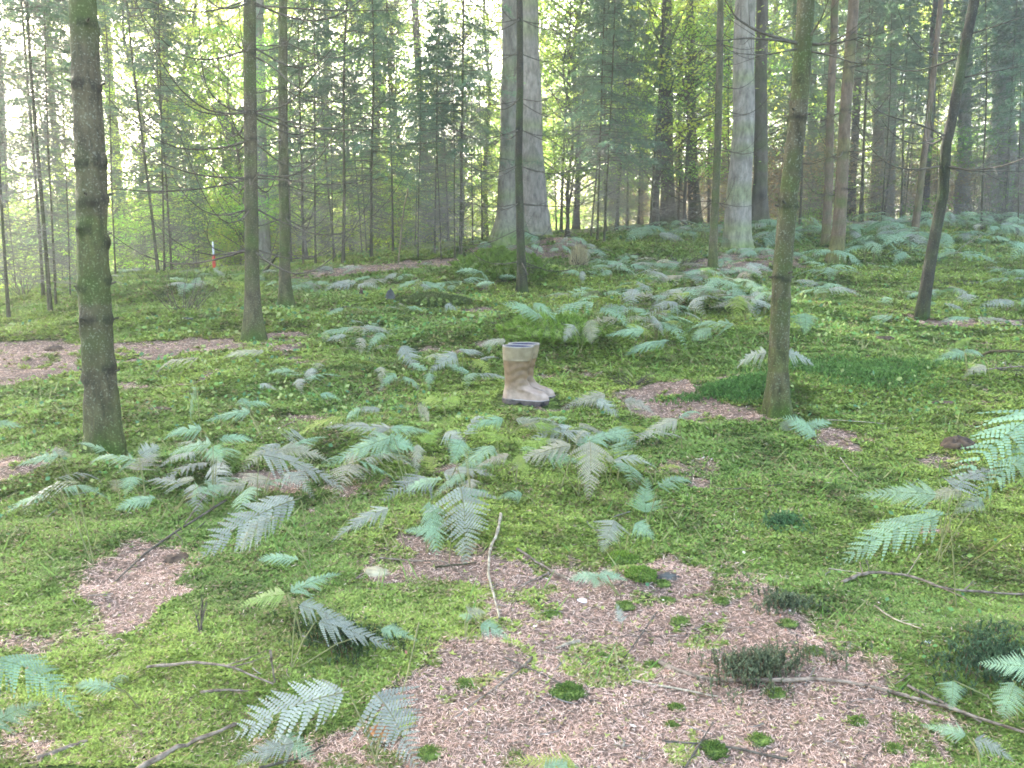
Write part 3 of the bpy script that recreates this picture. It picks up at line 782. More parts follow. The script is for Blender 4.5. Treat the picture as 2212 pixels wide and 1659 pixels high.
for i, (path, mat, lab, fl, Y) in enumerate([
    ([(540, 1595, 58), (500, 1595, 52), (400, 1598, 50), (250, 1605, 46), (0, 1611, 44)], M_bark_big, "broad grey trunk with mossy foot right of the thin greenish pole", .2, None),
    ([(490, 1640, 36), (400, 1642, 30), (0, 1646, 24)], M_bark_far, "dark trunk standing right behind the broad grey one", .5, None),
    ([(484, 1503, 24), (350, 1495, 21), (0, 1492, 17)], M_bark_near, "greenish dark trunk behind the thin greenish pole on its left", .4, None),
    ([(486, 1441, 36), (400, 1442, 28), (200, 1440, 25), (0, 1440, 22)], M_bark_far, "dark straight trunk on the slope right of the bluish spruce thicket", .4, None),
    ([(520, 1100, 74), (470, 1101, 54), (300, 1102, 40), (0, 1102, 36)], M_bark_mid, "left and darker one of the two huge old trunks at centre", .35, None),
    ([(490, 1155, 66), (417, 1154, 56), (300, 1148, 46), (150, 1145, 43), (0, 1144, 40)], M_bark_big, "right and paler one of the two huge old trunks at centre", .25, 16.2),
    ([(583, 267, 26), (400, 255, 22), (229, 240, 20), (0, 225, 17)], M_bark_far, "tall grey trunk behind the thickest trunk on its right side", .3, 30),
    ([(572, 384, 28), (400, 372, 25), (229, 358, 24), (0, 341, 30)], M_bark_far, "tall brownish trunk far left, a leafy bough crossing it", .4, 26),
    ([(582, 567, 36), (400, 565, 28), (208, 561, 25), (0, 558, 23)], M_bark_big, "pale grey trunk showing just right behind the brown pole", .35, 20),
    ([(492, 1197, 38), (440, 1192, 24), (380, 1186, 16), (200, 1180, 9)], M_bark_far, "slanting dark snag at the right foot of the old twin trunks", .5, None),
    ([(484, 1921, 19), (250, 1928, 16), (0, 1934, 13)], M_bark_pale, "smooth pale greenish trunk in the sunlit thicket on the right", .3, 30),
    ([(478, 1895, 26), (300, 1897, 23), (0, 1902, 18)], M_bark_red, "brown trunk just left of the smooth pale greenish one", .3, 32),
    ([(482, 2078, 30), (300, 2083, 27), (0, 2090, 22)], M_bark_pale, "whitish trunk behind the leaning dark trunk", .3, 27),
    ([(486, 2180, 42), (300, 2174, 37), (0, 2168, 30)], M_bark_pale, "broad pale trunk at the right edge of the picture", .3, 26),
    ([(478, 2148, 17), (300, 2150, 16), (0, 2152, 13)], M_bark_pale, "narrow whitish trunk beside the broad pale one", .3, 34),
    ([(476, 1752, 21), (300, 1754, 19), (0, 1758, 15)], M_bark_far, "brownish trunk in the gap right of the swaying pole", .3, 34),
    ([(526, 1973, 13), (292, 2002, 13), (0, 2033, 10)], M_bark_red, "slim orange-lit trunk leaning right between pale trunks", .3, None),
    ([(560, 808, 22), (300, 812, 19), (0, 815, 17)], M_bark_far, "grey trunk far behind the sapling thicket left of centre", .3, 30),
    ([(556, 700, 16), (300, 703, 14), (0, 706, 12)], M_bark_far, "slim far trunk in the thicket right of the thin straight pole", .3, 34)]):
    rs = np.random.RandomState(60 + i)
    C, r, base = trunk_line(path, 20, Y, .16)
    root = empty("old_tree", tuple(base), lab, "tree", OLD)
    kn = [(rs.uniform(.5, 8), rs.rand() * 6.28, rs.uniform(.08, .16), .5) for k in range(10)]
    link("trunk", trunk_mesh(C, r, base, 60 + i, 26, fl, .45, kn, .05, 4).mesh("trunk", mat), root)

# ---- the high crowns of the poles and old trees (out of view, added to keep sun off the clearing)
def crown_high(rs, z0, z1, rad, nb, ns, size):
    P = []; cc = []; wood = MB()
    for b in range(nb):
        f = (b + rs.rand()) / nb; z = z0 + (z1 - z0) * f; L = rad * (1 - .8 * f) * rs.uniform(.7, 1.1); az = rs.rand() * 6.283; t = np.linspace(0, 1, 6)
        ax = np.stack([np.cos(az) * L * t, np.sin(az) * L * t, z + L * (.1 * t - .4 * t ** 1.6)], 1); wood.add(*tube(ax, np.linspace(.02, .003, 6) * L ** .5, 4))
        tt = rs.uniform(.12, 1, ns); q = np.stack([np.interp(tt, t, ax[:, c]) for c in range(3)], 1) + rs.normal(0, 1, (ns, 3)) * np.array([.16, .16, .07]) * L
        P.append(q); cc.append(np.full((ns, 3), rs.uniform(.75, 1.25)))
    P = np.concatenate(P); cc = np.concatenate(cc); n = len(P); D = unit(rnd_unit(rs, n, .4) + [0, 0, -.25])
    V, Fq = diamonds(P, D, unit(np.cross(D, rnd_unit(rs, n))), size * rs.uniform(.6, 1.4, n), size * .3); return MB().add(V, Fq, np.repeat(cc, 4, 0)), wood
rsH = np.random.RandomState(9)
cr, wd = crown_high(rsH, 6.2, 11.5, 1.9, 60, 90, .20); HIGH_POLE = (cr.mesh("crown", M_needle, False), wd.mesh("boughs", M_twig))
cr, wd = crown_high(rsH, 9.5, 23, 4.2, 110, 120, .38); HIGH_OLD = (cr.mesh("crown", M_needle_d, False), wd.mesh("boughs", M_twig))
for o in [o for o in COL.objects if o.name.split('.')[0] in ("spruce_tree", "old_tree")]:
    me = HIGH_POLE if o.name.startswith("spruce") else HIGH_OLD
    tr = [c for c in COL.objects if c.parent == o and c.name.split('.')[0] == "trunk"][0].data
    top = max((v.co for v in tr.vertices), key=lambda c: c.z)
    for nm, m_ in zip(("crown", "boughs"), me):
        c = link(nm, m_, o); c.rotation_euler = (0, 0, rsH.rand() * 6.28); c.location = (top.x * .8, top.y * .8, 0)

# ---- saplings and background trees: one of each kind, then copies
def crown_spruce(rs, z0, z1, rad, nb, ntw, nn, droop=.35, nl=.055, nw=.010, top_taper=1.0, twl=.32):
    """needled boughs between z0 and z1; needles as small slender faces along side twigs"""
    P = []; D = []; Nn = []; Ls = []; wood = MB(); cc = []
    for b in range(nb):
        f = (b + rs.rand()) / nb; z = z0 + (z1 - z0) * f ** .95; L = rad * (1 - f * top_taper * .85) * rs.uniform(.65, 1.1)
        az = rs.rand() * 6.283; t = np.linspace(0, 1, 7)
        ax = np.stack([np.cos(az) * L * t, np.sin(az) * L * t, z + L * (.12 * t - droop * t ** 1.6 + .12 * t ** 4)], 1)
        wood.add(*tube(ax, np.linspace(.010, .002, 7) * (.5 + L * .5), 3))
        tint = rs.uniform(.75, 1.25)
        for k in range(ntw):
            tt = rs.uniform(.15, 1); q = np.array([np.interp(tt, t, ax[:, c]) for c in range(3)])
            a = az + rs.choice([-1, 1]) * rs.uniform(.4, 1.0); l = twl * L ** .5 * rs.uniform(.5, 1.1) * (1.15 - .5 * tt)
            d = unit(np.array([math.cos(a), math.sin(a), -.15 - droop * rs.rand()]))
            s = rs.random(nn); p = q + d * l * s[:, None] + np.array([0, 0, -1]) * (l * .35 * s ** 2)[:, None]
            P.append(p); dd = unit(d + rs.normal(0, .55, (nn, 3))); D.append(dd); Nn.append(unit(np.cross(dd, rnd_unit(rs, nn))))
            cc.append(np.full((nn, 3), tint * rs.uniform(.8, 1.2)))
    P = np.concatenate(P); D = np.concatenate(D); Nn = np.concatenate(Nn); cc = np.concatenate(cc)
    n = len(P)
    V, Fq = diamonds(P, D, Nn, nl * rs.uniform(.7, 1.4, n), nw * rs.uniform(.8, 1.3, n))
    return MB().add(V, Fq, np.repeat(cc, 4, 0)), wood

def crown_leaf(rs, z0, z1, rad, ns, nl, size, flat=.18, trunk_r=.05):
    """leafy crown: layered sprays of leaves at the ends of limbs"""
    P = []; cc = []; wood = MB()
    for s in range(ns):
        f = rs.rand(); z = z0 + (z1 - z0) * f; R_ = rad * math.sqrt(max(.08, 1 - (2 * f - .8) ** 2 / 1.6)); az = rs.rand() * 6.283; q = R_ * rs.rand() ** .55
        c = np.array([math.cos(az) * q, math.sin(az) * q, z]); w = rs.uniform(.35, .85) * rad * .36
        st = np.array([0, 0, max(z0 * .5, z - q * .6)]); mid = (st + c) / 2 + [0, 0, .15]
        wood.add(*tube(np.stack([st, mid, c, c + (c - mid) * .3]), [trunk_r * .20, trunk_r * .12, trunk_r * .06, .002], 4))
        n = int(nl * rs.uniform(.5, 1.4)); o = rs.normal(size=(n, 3)) * [w, w, w * flat]
        o[:, 2] -= .12 * (o[:, 0] ** 2 + o[:, 1] ** 2) / w
        P.append(c + o); cc.append(np.full((n, 3), rs.uniform(.7, 1.3)) * np.array([rs.uniform(.9, 1.25), 1, rs.uniform(.7, 1.1)]))
    P = np.concatenate(P); cc = np.concatenate(cc); n = len(P)
    D = rnd_unit(rs, n, .45); Nn = unit(np.cross(D, unit(rnd_unit(rs, n, 1) + [0, 0, 1.2])))
    V, Fq = diamonds(P, D, Nn, size * rs.uniform(.7, 1.3, n), size * .62 * rs.uniform(.8, 1.2, n), .45)
    return MB().add(V, Fq, np.repeat(cc * rs.uniform(.85, 1.15, (n, 1)), 4, 0)), wood

def dead_zone(rs, z0, z1, rad, nb, ntw, tw=.0035):
    """fine dry twigs round a stem"""
    mb = MB(); P = []; D = []; Ls = []
    for b in range(nb):
        z = z0 + (z1 - z0) * (b + rs.rand()) / nb; az = rs.rand() * 6.283; L = rad * rs.uniform(.45, 1.1); t = np.linspace(0, 1, 6)
        ax = np.stack([np.cos(az) * L * t, np.sin(az) * L * t, z + L * (-.12 * t - .18 * t ** 2 + rs.uniform(-.05, .35) * t ** 3)], 1)
        mb.add(*tube(ax, np.linspace(.005, .0015, 6), 3))
        tt = rs.uniform(.1, 1, ntw); q = np.stack([np.interp(tt, t, ax[:, c]) for c in range(3)], 1)
        a = az + rs.choice([-1, 1], ntw) * rs.uniform(.3, 1.3, ntw)
        P.append(q); D.append(unit(np.stack([np.cos(a), np.sin(a), rs.normal(-.15, .4, ntw)], 1))); Ls.append(L * rs.uniform(.1, .4, ntw))
    P = np.concatenate(P); D = np.concatenate(D); Ls = np.concatenate(Ls); n = len(P)
    V, Fq = diamonds(P, D, unit(np.cross(D, rnd_unit(rs, n))), Ls, tw, .3); mb.add(V, Fq)
    # second order
    k = rs.randint(0, n, n * 2); f = rs.rand(n * 2, 1); P2 = P[k] + D[k] * Ls[k][:, None] * f; D2 = unit(D[k] + rs.normal(0, .6, (n * 2, 3)))
    V, Fq = diamonds(P2, D2, unit(np.cross(D2, rnd_unit(rs, n * 2))), Ls[k] * .45, tw * .8, .3); mb.add(V, Fq)
    return mb

def stem(rs, h, r, n=8, bend=.06):
    z = np.linspace(-.1, h, 16); x = bend * np.sin(z * 1.1 + rs.rand() * 6) * z / h; y = bend * np.sin(z * .9 + rs.rand() * 6) * z / h
    rad = r * (1 - .75 * np.clip(z, 0, h) / h) * (1 + .5 * np.exp(-np.clip(z, 0, 9) / (h * .02)))
    x -= np.interp(0, z, x); y -= np.interp(0, z, y)
    return MB().add(*tube(np.stack([x, y, z], 1), rad, n))

rsP = np.random.RandomState(100)
SAP = []
for k in range(6):
    live = k % 2 == 0
    st = stem(rsP, 6.5, .035).mesh("trunk", M_bark_near)
    if live: cr, wd = crown_spruce(rsP, 1.5, 5.6, 1.15, 75, 13, 11, .30, .07, .012)
    else: cr, wd = crown_spruce(rsP, 3.4, 6.6, 1.05, 55, 13, 11, .35, .07, .012)
    dz = dead_zone(rsP, .35, 2.3 if live else 3.9, .85, 60 if live else 84, 18, .0045)
    SAP.append((live, [("trunk", st), ("crown", cr.mesh("crown", M_needle, False)), ("dead_twigs", dz.mesh("dead_twigs", M_twig_g)), ("boughs", wd.mesh("boughs", M_twig))]))

SAP_FIRST = {}
def place_sapling(kind, base, tilt, sc, wr, label, group):
    """kind picks the master; its first use is the master itself, later ones are copies"""
    live, parts = SAP[kind]
    r = bpy.data.objects.new("spruce_sapling", None); COL.objects.link(r); r.empty_display_size = .1
    r.location = tuple(base); r.rotation_euler = (0, tilt, random.random() * 0); r.scale = (sc, sc, sc)
    tag(r, label, "sapling", group)
    yaw = rsP.rand() * 6.283
    for nm, me in parts:
        o = bpy.data.objects.new(nm, me); COL.objects.link(o); o.parent = r; o.rotation_euler = (0, 0, yaw)
        if nm == "trunk": o.scale = (wr, wr, 1)
    return r

SAPG = "young spruces thin as poles in the thicket"
# foot row, foot column, upper row, upper column, width, kind (0 live / 1 bare), label
SL = [
    (675, 109, 42, 65, 11, 1, "dark sapling stem leaning left, nearest one left of the thickest trunk"),
    (661, 121, 417, 112, 6, 1, "short thin sapling close beside the dark stem left of the thickest trunk"),
    (688, 19, 396, 2, 9, 1, "dark sapling at the very left edge of the picture"),
    (642, 94, 300, 72, 8, 1, "sapling standing behind the dark left stem, foot in bright herbs"),
    (640, 152, 480, 148, 4, 1, "tiny stem nearly touching the left side of the thickest trunk"),
    (598, 250, 480, 246, 5, 1, "tiny stem just right behind the thickest trunk"),
    (592, 342, 417, 321, 8, 1, "thin dark sapling leaning left with snapped top, left thicket"),
    (590, 355, 300, 352, 6, 0, "upright sapling beside the one with snapped top"),
    (588, 371, 292, 352, 6, 1, "sapling with crooked stem before the tall brownish trunk"),
    (578, 410, 380, 404, 5, 0, "small spruce sapling left of the red marker post"),
    (576, 446, 436, 436, 5, 1, "bent dark sapling next to the red marker post"),
    (571, 497, 313, 482, 9, 1, "sapling between the marker post and the brown pole"),
    (578, 520, 300, 516, 5, 0, "thin sapling touching the brown pole on its left"),
    (575, 655, 350, 652, 5, 1, "thin sapling right of the thin straight pole"),
    (572, 682, 300, 680, 6, 0, "green-topped sapling, second right of the thin straight pole"),
    (570, 720, 380, 718, 4, 1, "weak stem left of the dark sapling in the middle-left thicket"),
    (572, 741, 104, 751, 10, 1, "tall dark sapling in the middle-left thicket"),
    (559, 802, 167, 806, 8, 0, "sapling with curved foot right of the tall dark one"),
    (549, 849, 400, 846, 6, 0, "sapling touching the white leaning stick from behind"),
    (560, 903, 402, 906, 4, 1, "thin sapling right of the white leaning stick"),
    (551, 939, 338, 944, 5, 0, "bluish-topped sapling, left of a close pair left of centre"),
    (563, 953, 420, 948, 4, 1, "leaning stem, right of a close pair left of centre"),
    (561, 983, 400, 981, 4, 1, "tiny stem between the close pair and the tall centre-left sapling"),
    (555, 995, 40, 1001, 9, 0, "tall sapling with hanging needles left of the huge old trunks"),
    (530, 1021, 440, 1020, 4, 1, "weak stem beside the left foot of the old twin trunks"),
    (515, 1276, 350, 1292, 5, 0, "leftmost stem of the three under the bluish spruce mass"),
    (521, 1290, 346, 1296, 6, 0, "middle stem of the three under the bluish spruce mass"),
    (524, 1305, 346, 1314, 6, 0, "rightmost stem of the three under the bluish spruce mass"),
    (488, 1333, 292, 1335, 9, 1, "sapling right behind the bluish spruce mass"),
    (500, 1212, 250, 1222, 8, 1, "sapling rising beside the slanting dark snag"),
    (492, 1380, 320, 1381, 5, 1, "thin sapling left of the dark straight trunk"),
    (480, 1410, 300, 1412, 5, 0, "sapling half hidden by the dark straight trunk"),
    (486, 1466, 250, 1468, 5, 1, "thin stem between the dark straight trunk and the greenish one"),
    (486, 1575, 380, 1574, 5, 1, "thin stem touching the broad grey trunk on its left"),
    (484, 1728, 300, 1733, 7, 1, "thin brown stem right of the swaying pole"),
    (480, 1862, 280, 1866, 8, 1, "orange-lit stem right of the reddish pair"),
    (484, 1905, 300, 1915, 5, 1, "thin lit stem in front of the smooth pale trunk"),
    (482, 1945, 320, 1950, 6, 1, "thin lit stem right of the smooth pale trunk"),
    (512, 2199, 380, 2199, 4, 1, "thin dark stem at the right edge among ferns"),
    (500, 2120, 250, 2124, 6, 1, "thin stem left of the broad pale trunk"),
]
for i, (v0, u0, v1, u1, w, kd, lab) in enumerate(SL):
    b = G(u0, v0)
    if b[1] > 24: b, _ = at_y(u0, v0, 22 + (i % 4)); b[2] = float(hgt(b[0], b[1]))
    p1, t1 = at_y(u1, v1, b[1])
    tilt = math.atan2(p1[0] - b[0], p1[2] - b[2])
    sc = rsP.uniform(.85, 1.15) * (.55 if w <= 4 else .8 if w <= 6 else 1.0) * (.9 if b[1] < 14 else 1.05)
    rr = .5 * w / F * b[1] / (.045 * sc)
    place_sapling((i * 2 + (0 if kd == 0 else 1)) % 6, b, tilt * .85, sc, rr, lab, SAPG)

# fillers deeper in the wood
rsF = np.random.RandomState(7)
n_f = 0
for k in range(400):
    if n_f >= 125: break
    y = 13 + 20 * rsF.rand() ** .8; x = (rsF.rand() * 2 - 1) * .72 * y
    u = 1106 + F * x / y
    if abs(u - 1125) < 70 and y < 19: continue
    if 1500 < u < 2212 and y < 20: continue
    if y < np.interp(u, [0, 600, 1000, 1500, 2212], [12.5, 14, 17, 19, 20]): continue
    sc = rsF.uniform(.4, .85) * (1 + .4 * (u > 1300)); kd = rsF.randint(0, 6)
    place_sapling(kd, (x, y, float(hgt(x, y))), rsF.normal(0, .04), sc, rsF.uniform(.6, 1.1),
                  "young spruce with dry lower twigs, deep among others in the far thicket", "young spruces filling the far thicket")
    n_f += 1

# tall background trees
BL = []; BS = []
for k in range(3):
    cr, wd = crown_leaf(rsP, 2.0, 11, 3.2, 62, 210, .10, .16, .14)
    BL.append([("trunk", stem(rsP, 10, .09, 10, .3).mesh("trunk", M_bark_far)), ("crown", cr.mesh("crown", M_beech if k != 1 else M_beech_d, False)), ("limbs", wd.mesh("limbs", M_twig))])
for k in range(3):
    cr, wd = crown_spruce(rsP, 5.0, 22, 3.1, 150, 22, 7, .42, .17, .035, .9, .8)
    dz = dead_zone(rsP, 1.2, 6.5, 1.8, 45, 10, .008)
    BS.append([("trunk", stem(rsP, 23, .15, 12, .15).mesh("trunk", M_bark_far if k else M_bark_red)), ("crown", cr.mesh("crown", M_needle_d if k else M_needle, False)),
               ("dead_twigs", dz.mesh("dead_twigs", M_twig_g)), ("boughs", wd.mesh("boughs", M_twig))])
def place_big(parts, name, base, sc, label, cat, group, rs):
    r = bpy.data.objects.new(name, None); COL.objects.link(r); r.location = tuple(base); r.scale = (sc, sc, sc); tag(r, label, cat, group)
    yaw = rs.rand() * 6.283; r.rotation_euler = (rs.normal(0, .02), rs.normal(0, .02), yaw)
    for nm, me in parts:
        o = bpy.data.objects.new(nm, me); COL.objects.link(o); o.parent = r
# (column, distance, scale, kind)
BG = []
rsB = np.random.RandomState(23)
for u, y, sc, kd in [(330, 22, .8, 'L'), (450, 25, 1.0, 'L'), (520, 30, 1.1, 'L'), (640, 27, .9, 'L'), (760, 24, .75, 'L'), (700, 34, 1.1, 'L'),
                     (880, 28, 1.0, 'L'), (960, 34, 1.15, 'L'), (1050, 27, .9, 'L'), (1240, 24, 1.0, 'L'), (1320, 30, 1.2, 'L'), (1400, 22, .9, 'L'),
                     (1520, 26, 1.1, 'L'), (1480, 36, 1.3, 'L'), (120, 28, .7, 'L'), (20, 36, .9, 'L'),
                     (400, 40, 1.2, 'L'), (580, 42, 1.2, 'L'), (1150, 40, 1.4, 'L'), (1700, 34, 1.0, 'L'), (1850, 40, 1.2, 'L'), (2050, 42, 1.2, 'L'),
                     (60, 24, .8, 'S'), (190, 30, .9, 'S'), (270, 24, .7, 'S'), (-80, 18, .9, 'S'), (930, 24, .8, 'S'), (400, 20, .5, 'L'), (560, 21, .5, 'L'), (680, 19, .45, 'L'), (470, 33, 1.1, 'L'), (620, 36, 1.2, 'L'), (820, 31, 1.0, 'L'), (1000, 22, .5, 'L'), (1220, 19, .45, 'L'), (1370, 26, .8, 'L'), (1460, 22, .55, 'L'),
                     (1450, 32, .9, 'S'), (1560, 34, 1.0, 'S'), (1680, 27, .9, 'S'), (1830, 27, .9, 'S'),
                     (1990, 25, .9, 'S'), (2130, 25, .9, 'S'), (2200, 30, 1.0, 'S'), (2280, 22, .9, 'S'),
                     (2350, 27, 1.0, 'S'), (1620, 38, 1.1, 'S'), (1880, 36, 1.1, 'S'), (2100, 38, 1.2, 'S'), (2240, 40, 1.2, 'S'), (1740, 42, 1.2, 'S'),
                     (1380, 40, 1.1, 'S'), (840, 40, .9, 'S'), (-200, 24, 1, 'S'), (2450, 24, 1, 'S'), (1960, 46, 1.2, 'S'), (1520, 46, 1.2, 'S')]:
    x = (u - 1106) / F * y / CP
    BG.append((x, y, sc, kd))
for i, (x, y, sc, kd) in enumerate(BG):
    y += rsB.uniform(-.8, .8)
    if kd == 'L':
        place_big(BL[i % 3], "broadleaf_tree", (x, y, float(hgt(x, y))), sc, "yellow-green broadleaf tree glowing in the light behind the spruce thicket", "tree", "broadleaf trees behind the thicket", rsB)
    else:
        place_big(BS[i % 3], "spruce_tree", (x, y, float(hgt(x, y))), sc, "tall dark spruce with drooping boughs standing back in the wood", "tree", "tall spruces back in the wood", rsB)

BU = []
for k in range(4):
    cr, wd = crown_leaf(rsP, .1, 2.2, 1.9, 30, 120, .07, .3, .02)
    BU.append([("foliage", cr.mesh("foliage", [M_beech, M_beech_d, M_dryleaf, M_beech][k], False)), ("stems", dead_zone(rsP, .1, 1.6, 1.3, 60, 12, .007).mesh("stems", M_twig_g))])
rsU = np.random.RandomState(77); nb_ = 0
for k in range(600):
    if nb_ >= 130: break
    y = rsU.uniform(17, 48); x = (rsU.rand() * 2 - 1) * .72 * y; u = 1106 + F * x / y
    if y < np.interp(u, [0, 600, 1000, 1300, 2212], [15, 18, 21, 23, 23]): continue
    right = u > 1350
    kd = rsU.choice([1, 2, 2, 2]) if right else rsU.choice([0, 0, 3, 1])
    place_big(BU[kd], "bush", (x, y, float(hgt(x, y)) - .1), rsU.uniform(.5, 1.2), ("dry brownish undergrowth bush beyond the fern bed on the right" if kd == 2 else "low leafy bush in the undergrowth far behind the thicket"), "bush", "undergrowth bushes far back", rsU)
    nb_ += 1

def far_wood():
    rs = np.random.RandomState(55); n = 110000
    y = rs.uniform(48, 85, n); x = (rs.rand(n) * 2 - 1) * .8 * y
    u = 1106 + F * x / y
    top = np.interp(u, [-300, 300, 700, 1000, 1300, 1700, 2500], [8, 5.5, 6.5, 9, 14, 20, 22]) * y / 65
    z = rs.rand(n) * top
    d = fbm(x * .25, z * .3, 71, 3); k = d > np.where(z < 4, .36, .47 + .12 * (z / top) ** 2)
    x, y, z, u = x[k], y[k], z[k], u[k]; n = len(x)
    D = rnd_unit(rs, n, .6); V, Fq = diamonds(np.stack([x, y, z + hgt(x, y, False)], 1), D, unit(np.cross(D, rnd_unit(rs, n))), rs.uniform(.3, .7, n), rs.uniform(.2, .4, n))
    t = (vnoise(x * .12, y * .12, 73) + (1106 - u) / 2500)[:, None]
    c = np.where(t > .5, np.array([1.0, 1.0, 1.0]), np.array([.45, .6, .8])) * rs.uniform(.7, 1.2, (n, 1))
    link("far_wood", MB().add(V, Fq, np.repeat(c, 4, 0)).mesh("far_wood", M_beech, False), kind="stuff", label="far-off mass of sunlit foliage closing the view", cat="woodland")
far_wood()

# ------------------------------------------------------------------ ferns
def frond_mesh(name, mat, rs, npin=17, npl=11, shape='tri', arch=.10, gap=.0, fine=True):
    """one fern blade along +X, length 1, half width about .32; pinnae with their own leaflets"""
    mb = MB(); t = np.linspace(0, 1, 14)
    ax = np.stack([t, .03 * np.sin(t * 3 + rs.rand() * 6), arch * 4 * t * (1 - t) * .6 - arch * t ** 2], 1)
    mb.add(*tube(ax, np.linspace(.006, .001, 14), 4), np.array([.8, .75, .5]))
    P = []; D = []; N = []; Ls = []; Ws = []; C = []
    for k in range(npin):
        f = (k + .5) / npin; x = .04 + .94 * f ** 1.05
        if shape == 'tri': l = .34 * (1 - f) ** .85 + .015
        else: l = .30 * math.sin(math.pi * min(1, .18 + .85 * f)) ** .8 * (1 - f) ** .25 + .012
        for sgn in (-1, 1):
            if rs.rand() < gap: continue
            q = np.array([np.interp(x, t, ax[:, c]) for c in range(3)])
            a = R(66) - R(22) * f + rs.normal(0, .06); ll = l * rs.uniform(.82, 1.1)
            d = np.array([math.cos(a), sgn * math.sin(a), rs.normal(-.02, .06)]); d /= np.linalg.norm(d)
            dro = rs.uniform(.12, .3)
            m = max(3, int(npl * (ll / .34) ** .6) + 1); s = (np.arange(m) + .4) / m
            pts = q + d * (ll * s)[:, None] + np.array([.10 * ll, 0, -dro * ll]) * (s ** 2)[:, None]
            tint = rs.uniform(.82, 1.15)
            pl = .56 / npin * (1 - s ** 1.6) * min(1, (ll / .22)) + .004
            dirn = unit(d + np.array([.2, 0, -2 * dro]) * s[:, None] * .5)
            side = unit(np.cross(dirn, [0, 0, 1.0]))
            if not fine:
                V = np.concatenate([q[None], pts + side * pl[:, None] * .8, pts - side * pl[:, None] * .8])
            up = unit(np.cross(side, dirn))
            for s2 in (-1, 1):
                dd = unit(side * s2 + dirn * .45 + up * rs.normal(-.05, .12, (m, 1)))
                P.append(pts); D.append(dd); N.append(unit(np.cross(dd, up))); Ls.append(pl); Ws.append(np.full(m, ll / m * .95)); C.append(np.full((m, 3), tint) * rs.uniform(.9, 1.1, (m, 1)))
            mb.add(*tube(np.stack([q, pts[m // 2], pts[-1]]), [.0022, .0015, .0006], 3), np.array([.85, .8, .6]))
            # leaflet at the tip
            P.append(pts[-1:]); D.append(dirn[-1:]); N.append(side[-1:]); Ls.append(np.array([ll * .10])); Ws.append(np.array([ll * .05])); C.append(np.full((1, 3), tint))
    P = np.concatenate(P); D = np.concatenate(D); N = np.concatenate(N); Ls = np.concatenate(Ls); Ws = np.concatenate(Ws); C = np.concatenate(C)
    # blunt leaflets: quads that keep their width most of the way
    l = Ls[:, None]; w = Ws[:, None] * .5
    V = np.stack([P - N * w * .8, P + N * w * .8, P + D * l * .6 + N * w * .95, P + D * l, P + D * l * .6 - N * w * .75], 1).reshape(-1, 3)
    o = np.arange(len(P))[:, None] * 5
    mb.add(V, np.concatenate([o, o + 1, o + 2, o + 4], 1), np.repeat(C, 5, 0))
    base = mb.n - len(V)
    mb.f[3].append(np.concatenate([o + 4, o + 2, o + 3], 1) + base)
    return mb.mesh(name, mat, False)

rsR = np.random.RandomState(200)
FM = {}
for key, mat in (('t', M_fern), ('g', M_fern_g), ('b', M_fern_b), ('y', M_fern_y)):
    FM[key] = [frond_mesh("frond", mat, rsR, 17, 11, 'tri', .10, .02), frond_mesh("frond", mat, rsR, 15, 10, 'oval', .16, .04),
               frond_mesh("frond", mat, rsR, 19, 10, 'tri', .22, .06)]
    FM[key + 'l'] = [frond_mesh("frond", mat, rsR, 13, 5, 'tri', .18, .05), frond_mesh("frond", mat, rsR, 12, 5, 'oval', .12, .05)]

FACE = [R(38)]
def frond_matrix(A, B, wid, roll):
    A = Vector(A); B = Vector(B); x = (B - A); L = x.length; x.normalize()
    n = Vector((0, 0, 1)) * math.cos(FACE[0]) + Vector((-A.x, -A.y, 0)).normalized() * math.sin(FACE[0])   # blades lean to the open side of the clearing
    y = n.cross(x)
    if y.length < .05: y = Vector((1, 0, 0))
    y.normalize(); z = x.cross(y)
    m = Matrix((x, y, z)).transposed().to_4x4() @ Matrix.Rotation(roll, 4, 'X') @ Matrix.Diagonal((L, wid / .62, (L + wid) * .6, 1))
    m.translation = A; return m

def fern(fronds, label, group, low=False):
    """fronds: (A, B, width, kind, roll); the stalk rises from the ground under the first frond's foot"""
    rs = rsR; A0 = np.array(fronds[0][0], float)
    dv = A0 - np.array(fronds[0][1], float); dv[2] = 0; dv = dv / (np.linalg.norm(dv) + 1e-6)
    fx, fy = A0[0] + dv[0] * .05 + rs.normal(0, .015), A0[1] + dv[1] * .05 + rs.normal(0, .015)
    foot = np.array([fx, fy, float(hgt(fx, fy)) - .01])
    root = empty("fern", tuple(foot), label, "fern", group)
    for (A, B, w, kd, roll) in fronds:
        me = rs.randint(0, 3) if not low else rs.randint(0, 2)
        o = link("frond", FM[kd + ('l' if low else '')][me], root)
        M = frond_matrix(A, B, w, roll); M.translation = Vector(A) - Vector(foot); o.matrix_local = M
        a = np.array(A, float) - foot
        P = np.stack([np.zeros(3) + rs.normal(0, .004, 3) * [1, 1, 0], a * .5 + [0, 0, .02], a])
        if np.linalg.norm(a) > .03:
            link("stalk", MB().add(*tube(P, [.0024, .0020, .0015], 5)).mesh("stalk", M_fern_stem), root)
    return root

def FR(u0, v0, u1, v1, wpx, kd='t', h0=.16, h1=.09, roll=0.0):
    A = G(u0, v0, h0); B = G(u1, v1, h1)
    t = A[1] * CP
    return (A, B, wpx / F * t * 1.12, kd, roll)

